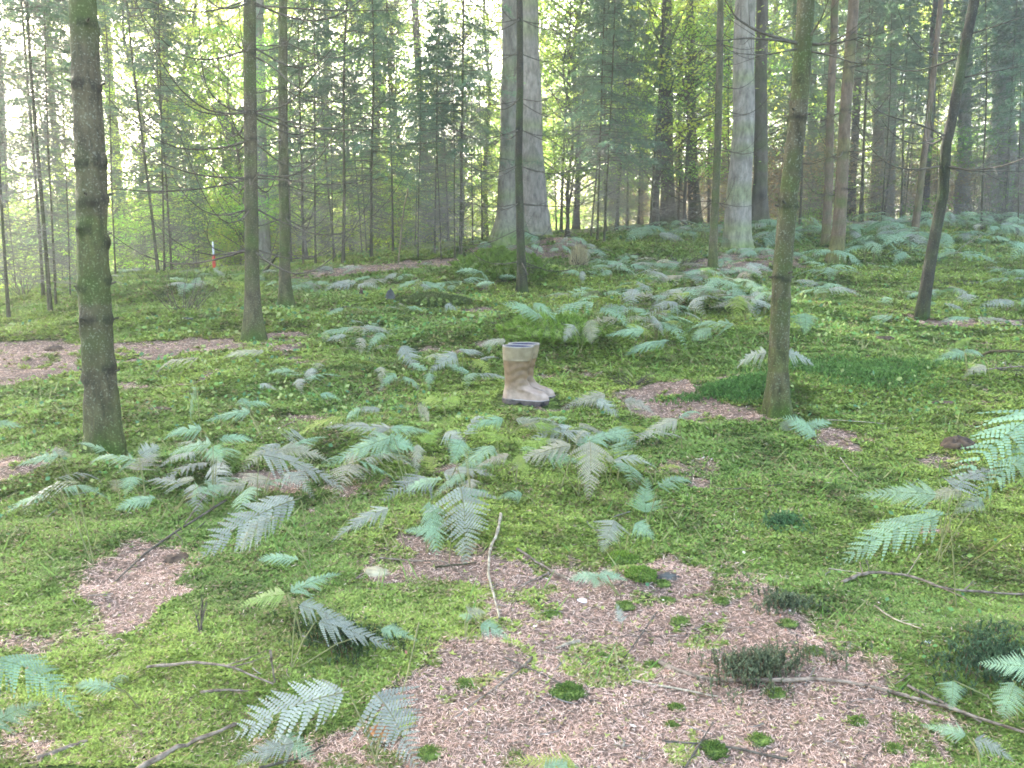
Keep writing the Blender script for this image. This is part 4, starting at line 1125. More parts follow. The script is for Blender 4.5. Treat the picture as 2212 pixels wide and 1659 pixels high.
FERNS = [
    # label, fronds (foot col,row, tip col,row, width, kind, heights, roll)
    ("big greyish fern frond over the pale stick in the lower left foreground", [FR(755, 1500, 480, 1585, 150, 'g', .20, .12, -.1)]),
    ("small bright green fern at the bottom edge left of the grey frond", [FR(600, 1590, 690, 1640, 60, 't', .08, .05), FR(640, 1600, 500, 1650, 70, 'g', .1, .06)]),
    ("broad blue-grey fern frond above the rusty brown fungus", [FR(800, 1500, 915, 1650, 170, 'g', .16, .05)]),
    ("teal fern spreading from the left edge in the lower foreground", [FR(-20, 1425, 190, 1530, 130, 't', .26, .14, -.3), FR(-30, 1570, 105, 1510, 80, 't', .14, .10)]),
    ("small dim green fern in moss right of the teal fern at left edge", [FR(255, 1490, 150, 1475, 50, 't', .06, .06), FR(240, 1480, 285, 1455, 30, 't')]),
    ("pale thin fern with two outstretched fronds left of the litter patch", [FR(620, 1285, 505, 1310, 60, 'y', .16, .10), FR(622, 1283, 745, 1230, 55, 't', .16, .14)]),
    ("drab fern fronds hanging over the dark mossy hollow in the foreground", [FR(680, 1345, 860, 1395, 70, 'g', .14, .08), FR(640, 1310, 770, 1345, 60, 'g', .18, .12), FR(820, 1360, 905, 1380, 40, 't', .06, .06)]),
    ("large withered beige-grey fern in the left foreground above a dark root", [FR(650, 1080, 405, 1200, 120, 'g', .26, .08, -.1), FR(600, 1120, 500, 1190, 90, 'g', .22, .06)]),
    ("little pale fern under the withered beige-grey one", [FR(650, 1210, 545, 1205, 40, 't', .08, .06)]),
    ("large grey fern frond hanging toward the curved stick at centre", [FR(985, 1045, 1018, 1225, 140, 'g', .34, .05)]),
    ("teal fern fronds tucked left of the large grey hanging frond", [FR(925, 1080, 950, 1205, 70, 't', .24, .08), FR(945, 1150, 870, 1140, 50, 't', .12, .1), FR(1000, 1070, 1060, 1060, 40, 't', .16, .14)]),
    ("dull grey fern frond lying left of the grey and teal fronds", [FR(845, 1095, 705, 1165, 50, 'g', .18, .05)]),
    ("teal fern frond with small leaflets left of the bare green stalk", [FR(960, 1035, 860, 1060, 45, 't', .16, .10)]),
    ("tiny teal fern right of the large grey hanging frond", [FR(1130, 1068, 1072, 1072, 35, 't', .08, .06)]),
    ("wide silvery fern frond pointing right in the centre-left bed", [FR(560, 985, 755, 1045, 100, 'g', .28, .10, -.25), FR(600, 975, 720, 985, 60, 'b', .24, .2)]),
    ("cluster of teal fern fronds in the centre-left bed", [FR(850, 945, 695, 1000, 70, 't', .24, .12), FR(830, 950, 905, 965, 60, 't', .22, .16), FR(800, 985, 905, 955, 40, 't', .16, .14)]),
    ("long pale fern frond stretched behind the teal cluster", [FR(850, 925, 690, 918, 40, 'g', .16, .14), FR(840, 925, 940, 935, 35, 't', .18, .14)]),
    ("bright teal fern rising beside the short sticks right of centre", [FR(1395, 1110, 1400, 1030, 75, 't', .06, .20), FR(1420, 1055, 1505, 1030, 45, 't', .22, .18)]),
    ("pair of fern fronds above the bright moss cushion", [FR(1325, 1120, 1300, 1195, 75, 'g', .18, .05), FR(1370, 1130, 1415, 1165, 55, 't', .14, .08)]),
    ("withered cream fern hanging with curled leaflets right of centre", [FR(1270, 950, 1275, 1080, 85, 'b', .28, .05), FR(1310, 995, 1330, 990, 30, 'b', .1, .1)]),
    ("cream fern frond curling left of the withered hanging one", [FR(1240, 960, 1085, 1010, 60, 'b', .22, .08), FR(1180, 985, 1260, 1000, 50, 't', .14, .12)]),
    ("long teal fern frond pointing right across the moss right of centre", [FR(1240, 965, 1375, 925, 50, 't', .18, .20), FR(1245, 960, 1270, 920, 30, 'b', .2, .24)]),
    ("beige fern frond beside the needle path, tip to the lower left", [FR(1465, 905, 1370, 950, 45, 'b', .18, .10), FR(1465, 905, 1520, 885, 20, 't', .18, .18)]),
    ("cream fern frond lying before the needle path", [FR(1345, 868, 1425, 890, 45, 'b', .14, .08)]),
    ("beige fern with parallel leaflets just right of the boots", [FR(1310, 850, 1210, 880, 50, 'b', .12, .05), FR(1290, 860, 1340, 900, 40, 'g', .12, .05)]),
    ("white-green fern frond just below the boots", [FR(1110, 908, 1200, 925, 40, 'b', .08, .05), FR(1090, 905, 1000, 925, 40, 't', .12, .08), FR(1150, 915, 1240, 935, 25, 'y', .1, .06)]),
    ("yellow-green fern left of the boots' heels", [FR(950, 872, 900, 860, 35, 'y', .08, .08), FR(955, 875, 1000, 855, 35, 'y', .08, .1)]),
    ("grey-teal fern on a leaning green stalk at centre", [FR(1000, 950, 970, 1000, 70, 't', .34, .28), FR(1005, 945, 1050, 885, 30, 'g', .34, .36), FR(960, 935, 1010, 960, 50, 'g', .3, .26)]),
    ("big teal fern frond entering from the right edge", [FR(2270, 890, 2035, 1035, 170, 't', .45, .28, .1), FR(2260, 960, 2090, 1075, 110, 't', .38, .24, .1)]),
    ("teal fern frond pointing left under the big one at the right edge", [FR(2030, 1072, 1845, 1060, 85, 't', .26, .22, .1)]),
    ("long bright teal fern frond drooping left over dark moss on the right", [FR(2050, 1105, 1800, 1212, 115, 't', .34, .14, .1)]),
    ("faded grey-green fern between the teal fronds on the right", [FR(2060, 1060, 2150, 1000, 80, 'g', .28, .3), FR(2080, 1060, 2000, 1075, 50, 'b', .24, .2), FR(2120, 1075, 2060, 1110, 50, 'g', .22, .16)]),
    ("teal fern frond poking in low at the right edge", [FR(2240, 1445, 2110, 1425, 80, 't', .22, .2)]),
    ("dull fern fronds over the long stick in the lower right corner", [FR(2190, 1470, 2170, 1560, 80, 't', .14, .05), FR(2060, 1470, 2050, 1535, 60, 't', .12, .05)]),
    ("dim green fern under the long stick in the lower right corner", [FR(2090, 1590, 1985, 1560, 45, 't', .08, .06), FR(2100, 1600, 2200, 1640, 50, 'g', .08, .05)]),
    ("low teal fern with fronds to both sides near the small white mushroom", [FR(1300, 1245, 1222, 1250, 40, 't', .07, .05), FR(1290, 1245, 1360, 1250, 40, 't', .08, .05), FR(1290, 1250, 1280, 1270, 40, 't', .07, .04)]),
    ("small pale fern left of the lower end of the curved stick", [FR(1010, 1325, 1055, 1320, 45, 'b', .08, .05), FR(1020, 1335, 990, 1325, 30, 't', .05, .05)]),
    ("small bright teal fern below the curved stick", [FR(1035, 1350, 1105, 1380, 50, 't', .08, .05)]),
    ("pale green fern cut by the bottom edge at centre", [FR(1250, 1660, 1095, 1640, 70, 'y', .1, .07), FR(1170, 1665, 1260, 1650, 50, 't', .1, .08)]),
    ("dusky fern sprig standing between mushroom and litter", [FR(1345, 1345, 1330, 1300, 30, 'g', .03, .08)]),
    ("big grey withered fern frond at far left", [FR(165, 1045, 35, 1095, 100, 'g', .30, .10, .2), FR(120, 1035, 235, 1030, 25, 'g', .26, .18)]),
    ("white-green fern near the left edge below the thickest trunk", [FR(130, 985, 30, 1000, 45, 't', .14, .08), FR(110, 975, 160, 985, 35, 'b', .14, .1)]),
    ("fern fronds spread over the foot of the thickest trunk", [FR(300, 1000, 180, 985, 45, 't', .18, .12), FR(300, 985, 345, 955, 60, 'g', .2, .24), FR(230, 975, 160, 950, 20, 't', .1, .12)]),
    ("bright teal fern on slanting beige stalks right of the thickest trunk", [FR(460, 960, 358, 975, 55, 't', .30, .24), FR(455, 965, 480, 1000, 60, 't', .28, .2), FR(470, 950, 555, 945, 35, 't', .28, .26)]),
    ("pale fern with two layers left of the bright teal one", [FR(440, 928, 345, 938, 50, 't', .16, .12)]),
    ("low green ferns on the mossy hummock at left", [FR(340, 1075, 240, 1100, 45, 't', .08, .05), FR(430, 1065, 500, 1045, 50, 't', .14, .12), FR(430, 1050, 410, 1085, 45, 't', .14, .05)]),
    ("small withered beige fern on the hummock at left", [FR(250, 1035, 250, 1065, 40, 'b', .1, .03), FR(420, 1035, 380, 1040, 30, 'b', .1, .08)]),
    ("upright teal fern frond seen flat in the left clearing", [FR(425, 835, 405, 912, 50, 't', .30, .06)]),
    ("light teal fern right of the upright frond in the left clearing", [FR(545, 890, 435, 905, 40, 't', .14, .10), FR(530, 875, 590, 870, 30, 't', .12, .1), FR(520, 860, 540, 885, 30, 't', .14, .1)]),
    ("beige fern frond arching left before the brown pole", [FR(435, 775, 320, 797, 32, 'b', .14, .05)]),
    ("pale cream fern frond at the foot of the brown pole", [FR(575, 760, 470, 768, 32, 'b', .12, .08)]),
    ("white-green fern tip at the left edge of the clearing", [FR(-25, 915, 58, 918, 30, 't', .14, .1)]),
    ("pale arching fern frond behind the boots on a tall stalk", [FR(1175, 690, 1080, 648, 45, 't', .20, .42), FR(1150, 655, 1205, 690, 30, 't', .40, .3), FR(1130, 690, 1120, 665, 40, 'g', .16, .3)]),
    ("withered beige fern behind and right of the boots", [FR(1270, 690, 1285, 745, 50, 'b', .28, .08), FR(1240, 700, 1215, 740, 40, 'g', .24, .1)]),
    ("grey fern tucked left of the boots", [FR(985, 760, 925, 805, 50, 'g', .18, .05), FR(1000, 762, 1050, 760, 20, 'g', .14, .12)]),
    ("grey-green fern frond left of the mossy hummock", [FR(870, 745, 905, 800, 55, 'g', .2, .06)]),
    ("fern frond with white leaflets on the hummock behind the boots", [FR(1095, 735, 1030, 745, 30, 'b', .2, .16), FR(1050, 740, 1060, 765, 25, 't', .16, .06)]),
    ("teal fern frond standing beside the swaying pole", [FR(1740, 675, 1735, 722, 60, 't', .22, .06)]),
    ("grey dried fern left of the swaying pole", [FR(1660, 760, 1580, 790, 55, 'g', .14, .05)]),
    ("grey dried fern right of the swaying pole", [FR(1700, 765, 1765, 785, 50, 'g', .12, .05)]),
    ("bright teal fern frond in the mid bed left of the swaying pole", [FR(1590, 705, 1475, 700, 45, 't', .26, .2), FR(1540, 710, 1490, 735, 45, 't', .2, .1)]),
    ("long teal fern frond low in the mid bed, tip left", [FR(1450, 735, 1340, 765, 35, 't', .18, .08), FR(1395, 715, 1305, 720, 40, 't', .18, .12)]),
    ("pale teal fern at the rear of the mid bed", [FR(1350, 665, 1285, 672, 30, 't', .2, .16), FR(1460, 655, 1380, 690, 45, 'g', .26, .2), FR(1440, 685, 1500, 660, 30, 't', .24, .2)]),
    ("yellow fern among the teal ones left of the swaying pole", [FR(1600, 640, 1590, 690, 55, 'y', .26, .12)]),
    ("teal fern fan in front of the arching branch at the right edge", [FR(2085, 760, 2015, 775, 40, 't', .16, .12), FR(2080, 760, 2130, 765, 30, 't', .14, .12)]),
    ("beige fern below the arching branch at the right edge", [FR(2130, 790, 2080, 810, 35, 'b', .12, .05)]),
    ("two long beige fern fronds lying by the leaning dark trunk", [FR(2100, 688, 2030, 692, 25, 't', .08, .06), FR(2110, 690, 2195, 692, 25, 'b', .1, .07)]),
    ("bright yellowish fern frond rising on the right before the leaning trunk", [FR(2060, 750, 2115, 722, 24, 'y', .08, .2)]),
    ("teal fern left of the leaning dark trunk", [FR(1925, 690, 1880, 680, 40, 't', .1, .1), FR(1905, 655, 1930, 640, 30, 't', .2, .22)]),
    ("green fern at the foot of the swaying pole", [FR(1765, 945, 1688, 895, 55, 't', .05, .15), FR(1700, 905, 1705, 935, 50, 'g', .12, .04), FR(1740, 925, 1800, 905, 40, 't', .08, .12)]),
    ("broad teal fern before the mossy stump, left side", [FR(1045, 590, 975, 582, 30, 't', .2, .18), FR(1040, 590, 1062, 612, 30, 't', .2, .05)]),
    ("teal fern before the mossy stump, right side", [FR(1075, 600, 1125, 596, 24, 't', .16, .14), FR(1070, 612, 1020, 615, 26, 't', .14, .1), FR(1080, 580, 1130, 572, 20, 't', .2, .18)]),
    ("grey fern behind the small dark rock", [FR(960, 660, 990, 668, 28, 'g', .12, .08)]),
    ("low dull ferns beyond the small white hummock left of centre", [FR(800, 715, 735, 712, 30, 'b', .12, .06), FR(750, 725, 700, 735, 22, 'g', .1, .06)]),
    ("small pale ferns around the stick in the middle-left moss", [FR(630, 800, 570, 805, 24, 't', .1, .08), FR(690, 852, 740, 862, 22, 't', .1, .08), FR(560, 830, 600, 840, 20, 'g', .1, .08)]),
    ("teal ferns left of the teal cluster in the centre-left bed", [FR(780, 885, 740, 905, 40, 't', .14, .08), FR(900, 880, 935, 905, 55, 'b', .16, .08)]),
]
for lab, fr in FERNS: fern(fr, lab, "bracken ferns in the clearing")

def random_fern(u, v, size, kinds, label, group, nf=(2, 4), low=True, h=.22, p=None):
    rs = rsR; g = G(u, v)
    if g[1] > 40 or (1000 < u < 1260 and 840 < v < 945): return
    s = size * rs.uniform(.7, 1.4); n = rs.randint(nf[0], nf[1] + 1); hh = h * rs.uniform(.6, 1.2); fr = []
    a0 = rs.rand() * 6.28
    for k in range(n):
        a = a0 + k * 6.283 / n + rs.normal(0, .4); L = s * rs.uniform(.7, 1.1)
        A = g + [math.cos(a) * .03, math.sin(a) * .03, hh * rs.uniform(.7, 1)]
        B = A + [math.cos(a) * L, math.sin(a) * L, 0]; B[2] = float(hgt(B[0], B[1])) + hh * rs.uniform(.25, .95)
        fr.append((A, B, L * rs.uniform(.5, .8), rs.choice(kinds, p=p), rs.normal(0, .2)))
    fern(fr, label, group, low)

rsZ = np.random.RandomState(33); FACE[0] = R(10)
for k in range(50):      # dense bed beneath the right-hand trees
    u = rsZ.uniform(1700, 2260); v = 486 + (rsZ.rand() ** 1.3) * 105
    random_fern(u, v, .44, ['t', 'g'], "blue-green fern in the dense bed beneath the right-hand trees", "fern bed beneath the right-hand trees", (4, 6), True, .38, [.85, .15])
for k in range(20):
    u = rsZ.uniform(1330, 1760); v = 492 + rsZ.rand() * 45
    random_fern(u, v, .5, ['t', 'g'], "small green fern in the band before the dark background trunks", "ferns before the dark background trunks", (3, 5), True, .28, [.8, .2])
for k in range(22):
    u = rsZ.uniform(1180, 1700); v = rsZ.uniform(555, 645)
    random_fern(u, v, .36, ['t', 'g', 'b'], "small pale fern scattered on moss right of the thin dark pole", "ferns right of the thin dark pole", (3, 5), True, .18, [.6, .25, .15])
for k in range(30):
    u = rsZ.uniform(1230, 1680); v = rsZ.uniform(600, 750)
    random_fern(u, v, .34, ['t', 'g', 'b', 'y'], "light fern in the mid bed between the boots and the swaying pole", "mid bed of light ferns", (3, 4), True, .22, [.5, .25, .15, .1])
for k in range(16):
    u = rsZ.uniform(1770, 2200); v = rsZ.uniform(585, 680)
    random_fern(u, v, .34, ['t', 'g'], "fern in thin growth around the leaning dark trunk", "ferns round the leaning trunk", (2, 3), True, .18, [.7, .3])
for k in range(14):
    u = rsZ.uniform(230, 560); v = rsZ.uniform(585, 630)
    random_fern(u, v, .24, ['t', 'g', 'y'], "pale fern on the low mound behind the clearing at left", "ferns on the low left mound", (3, 5), True, .12, [.5, .3, .2])
for k in range(16):
    u = rsZ.uniform(600, 1010); v = rsZ.uniform(585, 640)
    random_fern(u, v, .32, ['t', 'g', 'b'], "low fern in the thin line behind the left moss slope", "ferns behind the left moss slope", (2, 4), True, .14, [.5, .3, .2])
for k in range(20):
    u = rsZ.uniform(620, 1040); v = rsZ.uniform(680, 860)
    random_fern(u, v, .22, ['t', 'g', 'b', 'y'], "small faint fern in the moss left of the boots", "small ferns left of the boots", (1, 3), True, .12, [.4, .3, .2, .1])
for k in range(22):
    u = rsZ.uniform(620, 1420); v = rsZ.uniform(900, 1060)
    random_fern(u, v, .24, ['t', 'g', 'b', 'y'], "small fern in the low bed in front of the boots", "small ferns in front of the boots", (2, 3), False, .13, [.35, .25, .2, .2])
for k in range(8):
    u = rsZ.uniform(20, 660); v = rsZ.uniform(1000, 1110)
    random_fern(u, v, .20, ['t', 'g', 'b'], "small fern on the hummocks of the left foreground", "small ferns on the left hummocks", (2, 4), False, .10, [.5, .3, .2])
for k in range(8):
    u = rsZ.uniform(1020, 1270); v = rsZ.uniform(505, 560)
    random_fern(u, v, .35, ['t', 'g'], "fern at the foot of the old twin trunks", "ferns at the old twin trunks", (2, 4), True, .22, [.7, .3])

# ------------------------------------------------------------------ sticks, twigs and small finds
rsS = np.random.RandomState(300)
def stick(pts, r, mat, label, group="dead sticks on the forest floor", name="stick", cat="stick", lift=.0, twigs=0):
    r = r * .78
    P = np.array([G(u, v, h) for (u, v, h) in pts]); n = len(P)
    tt = np.linspace(0, 1, n); ti = np.linspace(0, 1, max(8, n * 4)); Q = np.stack([np.interp(ti, tt, P[:, c]) for c in range(3)], 1)
    for _ in range(2): Q[1:-1] = (Q[:-2] + 2 * Q[1:-1] + Q[2:]) / 4
    L = np.linalg.norm(Q[-1] - Q[0])
    Q += rsS.normal(0, r * .18, Q.shape)
    gz = hgt(Q[:, 0], Q[:, 1]) + r * .6; Q[:, 2] = np.maximum(Q[:, 2], gz)
    b = Q[len(Q) // 2].copy(); mb = MB().add(*tube(Q - b, r * (1 - .45 * ti) * (1 + rsS.normal(0, .09, len(ti))), 8))
    for e, s in ((0, 1), (-1, -1)):    # closed ends
        mb.add(*tube(np.stack([Q[e] - b, Q[e] - b - s * (Q[s] - Q[0] if e == 0 else Q[-1] - Q[-2]) * .02]), [r * (1 if e == 0 else .55), .0004], 8))
    for k in range(twigs):
        i = rsS.randint(2, len(Q) - 2); d = unit(Q[i + 1] - Q[i]); a = rsS.choice([-1, 1]); sd = np.array([-d[1] * a, d[0] * a, rsS.uniform(-.05, .3)])
        l = L * rsS.uniform(.12, .35); e = Q[i] + (d * .6 + sd * .7) * l; e[2] = max(e[2], float(hgt(e[0], e[1])) + .003)
        m_ = (Q[i] + e) / 2 + rsS.normal(0, l * .05, 3); mb.add(*tube(np.stack([Q[i], m_, e]) - b, [r * .5, r * .35, r * .15], 5))
    o = link(name, mb.mesh(name, mat), None, label=label, cat=cat, group=group); o.location = tuple(b); return o

stick([(250, 1700, .02), (330, 1640, .03), (420, 1600, .035), (510, 1565, .04)], .0105, M_stick, "thick pale barked stick rising to the right in the lower left corner")
stick([(1082, 1110, .02), (1075, 1150, .02), (1058, 1185, .02), (1054, 1240, .02), (1068, 1290, .015), (1080, 1335, .01)], .0085, M_stick_p, "long curved pale stick patched with moss near the centre")
stick([(1118, 1185, .01), (1160, 1215, .01), (1225, 1252, .01)], .008, M_stick, "straight mossy stick pointing to the mushroom, meeting a shorter one")
stick([(1185, 1238, .01), (1110, 1272, .01)], .006, M_stick, "shorter brown stick touching the straight mossy one")
stick([(318, 1440, .03), (430, 1430, .05), (500, 1440, .06), (590, 1477, .04)], .006, M_stick, "thin arched reddish stick above the large grey frond in the foreground", twigs=2)
stick([(583, 1405, .12), (594, 1475, .02)], .005, M_stick, "short upright broken stick beside the dark hollow")
stick([(432, 1496, .004), (480, 1490, .008), (540, 1493, .002)], .006, M_stick, "short pale stick under the thin arched one")
stick([(80, 1640, .005), (150, 1612, .005), (190, 1600, .005)], .009, M_stick, "half-buried grey stick in moss at lower left")
stick([(450, 1060, .03), (400, 1130, .02)], .006, M_stick, "brown stick between withered fern and left moss slope")
stick([(488, 1080, .04), (330, 1180, .01), (250, 1255, .01)], .007, M_twig, "long dark stick slanting across the left litter patch", twigs=2)
stick([(1545, 1057, .005), (1620, 1055, .01), (1692, 1045, .01)], .004, M_twig, "thin dark stick lying level on the moss right of centre")
stick([(1815, 988, .02), (1835, 1015, .015), (1857, 1034, .005)], .004, M_stick_p, "short pale stick slanting on moss right of the swaying pole")
stick([(1785, 906, .02), (1850, 910, .02), (1910, 915, .015)], .004, M_stick_p, "straight pale stalk by the foot of the swaying pole")
stick([(1820, 1258, .01), (1870, 1235, .02), (1960, 1240, .03), (2050, 1275, .02), (2230, 1285, .01)], .0085, M_stick, "long winding mossy stick on the right-hand moss", twigs=3)
stick([(1790, 1228, .01), (1860, 1238, .01)], .004, M_stick_p, "pale straight stick touching the long winding one")
stick([(1890, 1308, .01), (1925, 1335, .015), (1990, 1358, .01)], .0045, M_stick_p, "forked whitish twig on the right-hand moss", twigs=2)
stick([(1425, 1432, .01), (1520, 1470, .01), (1800, 1465, .012), (1960, 1500, .015), (2240, 1590, .015)], .010, M_stick, "very long stick running from the dark moss clump to the lower right corner")
stick([(1365, 1470, .008), (1450, 1485, .008), (1550, 1505, .008)], .006, M_stick_p, "pale stick left below the dark moss clump")
stick([(1960, 1480, .02), (2060, 1530, .02), (2120, 1560, .01)], .006, M_stick, "thinner stick beside the very long one at lower right")
stick([(2112, 770, .01), (2150, 757, .10), (2212, 758, .16), (2300, 780, .14)], .016, M_bark_near, "mossy arched branch entering at the right edge")
stick([(2115, 800, .01), (2212, 790, .04), (2280, 800, .04)], .008, M_stick, "brown branch lying under the mossy arched one", twigs=4)
stick([(1150, 1420, .01), (1090, 1470, .01), (1010, 1530, .01)], .006, M_stick, "brown stick in the middle of the litter patch", twigs=4)
stick([(1090, 1420, .005), (1180, 1460, .01), (1260, 1500, .008), (1330, 1560, .005)], .004, M_twig, "long thin twig crossing the litter patch", twigs=3)
stick([(1250, 1385, .005), (1200, 1400, .008)], .010, M_stick_p, "stub of whitish rotten wood in the litter patch")
stick([(1420, 1320, .005), (1350, 1420, .01)], .004, M_twig, "thin dark twig in the upper litter patch", twigs=3)
stick([(820, 1205, .01), (900, 1212, .02), (960, 1210, .02), (1010, 1250, .01)], .005, M_stick, "bent brown stick under the teal fern at centre", twigs=1)
stick([(770, 1250, .01), (815, 1205, .01)], .005, M_stick, "brown stick beside the yellowish stone")
stick([(940, 1225, .01), (1030, 1215, .01)], .006, M_bark_near, "mossy short stick left of the curved pale one")
stick([(905, 1345, .01), (870, 1500, .02), (820, 1580, .02)], .003, M_fern_stem, "thin green stalk lying over the foreground litter")
stick([(810, 1650, .01), (822, 1590, .08)], .004, M_fern_stem, "yellow-green stalk under the rusty fungus")
stick([(2185, 1155, .30), (2090, 1220, .15), (2040, 1260, .02)], .003, M_fern_stem, "bare yellow-green stalk leaning on the right-hand moss")
stick([(1990, 1195, .10), (1960, 1240, .01)], .003, M_stick_p, "short bare stalk under the long teal frond")
stick([(1700, 1640, .01), (1560, 1610, .01), (1430, 1600, .01)], .005, M_twig, "dark twig along the bottom of the litter patch", twigs=3)
stick([(1480, 1659, .01), (1540, 1560, .01)], .004, M_twig, "dark twig pointing up from the bottom edge", twigs=2)
stick([(560, 1659, .01), (640, 1640, .02), (700, 1610, .02)], .005, M_twig, "dark twig by the small bright fern at the bottom")
stick([(985, 1010, .20), (970, 1040, .01)], .004, M_fern_stem, "green fern stalk standing below the grey-teal fern")
stick([(480, 1000, .12), (455, 1045, .0)], .004, M_stick_p, "beige bare stalk below the bright teal fern")
stick([(860, 570, .0), (872, 450, .85), (882, 408, 1.2)], .016, M_stick_p, "white leaning dead stick in the thicket left of centre", "dead sticks standing in the thicket")
stick([(568, 590, .02), (590, 565, .20), (600, 545, .35)], .03, M_bark_near, "mossy forked log leaning right of the brown pole's background", "dead sticks standing in the thicket")
stick([(700, 672, .02), (780, 655, .03)], .007, M_twig, "dark twig lying behind the thin straight pole")
stick([(275, 770, .01), (330, 765, .01)], .004, M_twig, "small dark twig on the moss right of the thickest trunk")
stick([(640, 908, .01), (600, 925, .01), (560, 935, .01)], .005, M_stick, "brown twig in the centre-left litter")
for k in range(110):
    u, v = rsS.uniform(1000, 1950), rsS.uniform(1230, 1640); g = G(u, v)
    if float(litter(g[0], g[1])) < .35: continue
    a = rsS.rand() * 3.14; l = rsS.uniform(15, 75)
    stick([(u, v, .004), (u + math.cos(a) * l * .5 + rsS.normal(0, 6), v + math.sin(a) * l * .25 + rsS.normal(0, 4), .008), (u + math.cos(a) * l, v + math.sin(a) * l * .5, .004)],
          rsS.uniform(.0012, .0032), [M_twig, M_stick, M_twig_g, M_stick_p][rsS.randint(4)], "small dry twig lying on the large foreground litter patch", "small dry twigs on the foreground litter", "twig", "twig", twigs=rsS.randint(0, 3))
for k in range(60):
    u, v = rsS.uniform(40, 2180), rsS.uniform(640, 1500)
    a = rsS.rand() * 3.14; l = rsS.uniform(15, 70) * (v / 1300)
    stick([(u, v, .008), (u + math.cos(a) * l * .5 + rsS.normal(0, 4), v + math.sin(a) * l * .25, .014), (u + math.cos(a) * l, v + math.sin(a) * l * .5, .008)],
          rsS.uniform(.0014, .0034), [M_twig, M_stick, M_twig_g, M_stick_p][rsS.randint(4)], "thin dry twig lying loose on the moss carpet", "thin dry twigs on the moss", "twig", "twig", twigs=rsS.randint(0, 2))

def blob(name, u, v, r, sc, mat, label, cat, seed, off=0.0, rough=.3, seg=28, group=None, fr=3.0):
    rs = np.random.RandomState(seed); th = np.arange(seg) * 2 * math.pi / seg; ph = np.linspace(-.35, math.pi / 2, seg // 2)
    T, Pp = np.meshgrid(th, ph); X = np.cos(Pp) * np.cos(T); Y = np.cos(Pp) * np.sin(T); Z = np.sin(Pp)
    k = 1 + rough * (fbm(X * fr + 5 + Z * 2, Y * fr + Z * fr, seed, 3) - .5) * 2
    V = np.stack([X * k * sc[0], Y * k * sc[1], Z * k * sc[2]], -1).reshape(-1, 3) * r
    i = np.arange(len(ph) - 1)[:, None] * seg; j = np.arange(seg)[None, :]; kk = (j + 1) % seg
    Fq = np.stack([i + j, i + kk, i + seg + kk, i + seg + j], -1).reshape(-1, 4)
    g = G(u, v); o = link(name, MB().add(V, Fq).mesh(name, mat), None, label=label, cat=cat, group=group); o.location = (g[0], g[1], g[2] + off); return o, V
M_moss_solid = plainmat("moss_cushion", (.05, .075, .018), (.20, .26, .05), 60, .9, .8)
M_stone = plainmat("stone_yellow", (.26, .22, .12), (.42, .37, .23), 18, .8, .5)
M_rock = plainmat("rock_dark", (.04, .04, .035), (.10, .10, .085), 14, .8, .6)
M_white = plainmat("mushroom_white", (.62, .62, .64), (.85, .85, .88), 30, .5, .2)
M_rust = plainmat("rusty_fungus", (.16, .06, .02), (.42, .19, .06), 45, .7, .8)
M_rot = plainmat("rotten_wood", (.035, .022, .014), (.13, .085, .05), 30, .9, .9)
M_dry = plainmat("dry_grass", (.28, .20, .12), (.46, .36, .24), 30, .9, .5)

def tufted(name, u, v, r, sc, matb, matt, label, cat, seed, nt, tl, tw, rough=.3, col=(1, 1, 1), upw=.6, off=0, base="mound", cover="moss_cover", part=True):
    """a cushion with a coat of short shoots"""
    g = G(u, v); root = empty(name, tuple(g), label, cat)
    o, V = blob(base, u, v, r, sc, matb, None, None, seed, off, rough); o.parent = root; o.location = (0, 0, off)
    rs = np.random.RandomState(seed); k = rs.randint(0, len(V), nt); P = V[k] + rs.normal(0, r * .03, (nt, 3)) + [0, 0, off]
    D = unit(unit(P) * (1 - upw) + np.array([0, 0, upw]) + rs.normal(0, .3, (nt, 3))); N_ = unit(np.cross(D, rnd_unit(rs, nt)))
    V2, Fq = diamonds(P, D, N_, tl * rs.uniform(.5, 1.3, nt), tw, .3)
    c = np.array(col) * rs.uniform(.6, 1.3, (nt, 1))
    link(cover, MB().add(V2, Fq, np.repeat(c, 4, 0)).mesh(cover, matt, False), root)
    return root
tufted("mossy_stump", 1085, 588, .42, (1.25, .7, .50), M_moss_solid, M_moss, "flat mossy tree stump with ferns in front of the twin trunks", "stump", 1, 26000, .04, .016, .5, (.17, .25, .045), .5, base="wood")
tufted("grassy_stump", 1250, 575, .10, (1.0, .9, 1.6), M_rot, M_moss, "small pointed stump wrapped in dry grass", "stump", 2, 1600, .14, .006, .5, (.42, .36, .2), .9, base="wood", cover="dry_grass")
tufted("moss_mound", 1190, 722, .30, (1.2, .8, .42), M_moss_solid, M_moss, "bright green mossy mound right behind the boots", "moss mound", 40, 26000, .022, .007, .35, (.22, .33, .06), .5)
tufted("moss_mound", 930, 655, .26, (1.4, .8, .30), M_moss_solid, M_moss, "dark olive mossy mound right of the upright dark rock", "moss mound", 41, 14000, .022, .008, .35, (.10, .13, .04), .5)
tufted("moss_cushion", 1345, 1215, .055, (1.2, .9, .7), M_moss_solid, M_moss, "bright green moss cushion below the pair of fern fronds", "moss cushion", 3, 2600, .010, .004, .3, (.20, .30, .05), .4)
tufted("moss_cushion", 1385, 1243, .045, (1.2, .9, .6), M_moss_solid, M_moss, "small round moss cushion touching the litter edge", "moss cushion", 4, 2200, .010, .004, .3, (.18, .28, .05), .4)
tufted("moss_cushion", 1225, 1497, .040, (1.3, 1, .45), M_moss_solid, M_moss, "single dark moss cushion alone in the foreground litter", "moss cushion", 5, 2200, .008, .003, .3, (.12, .19, .04), .4)
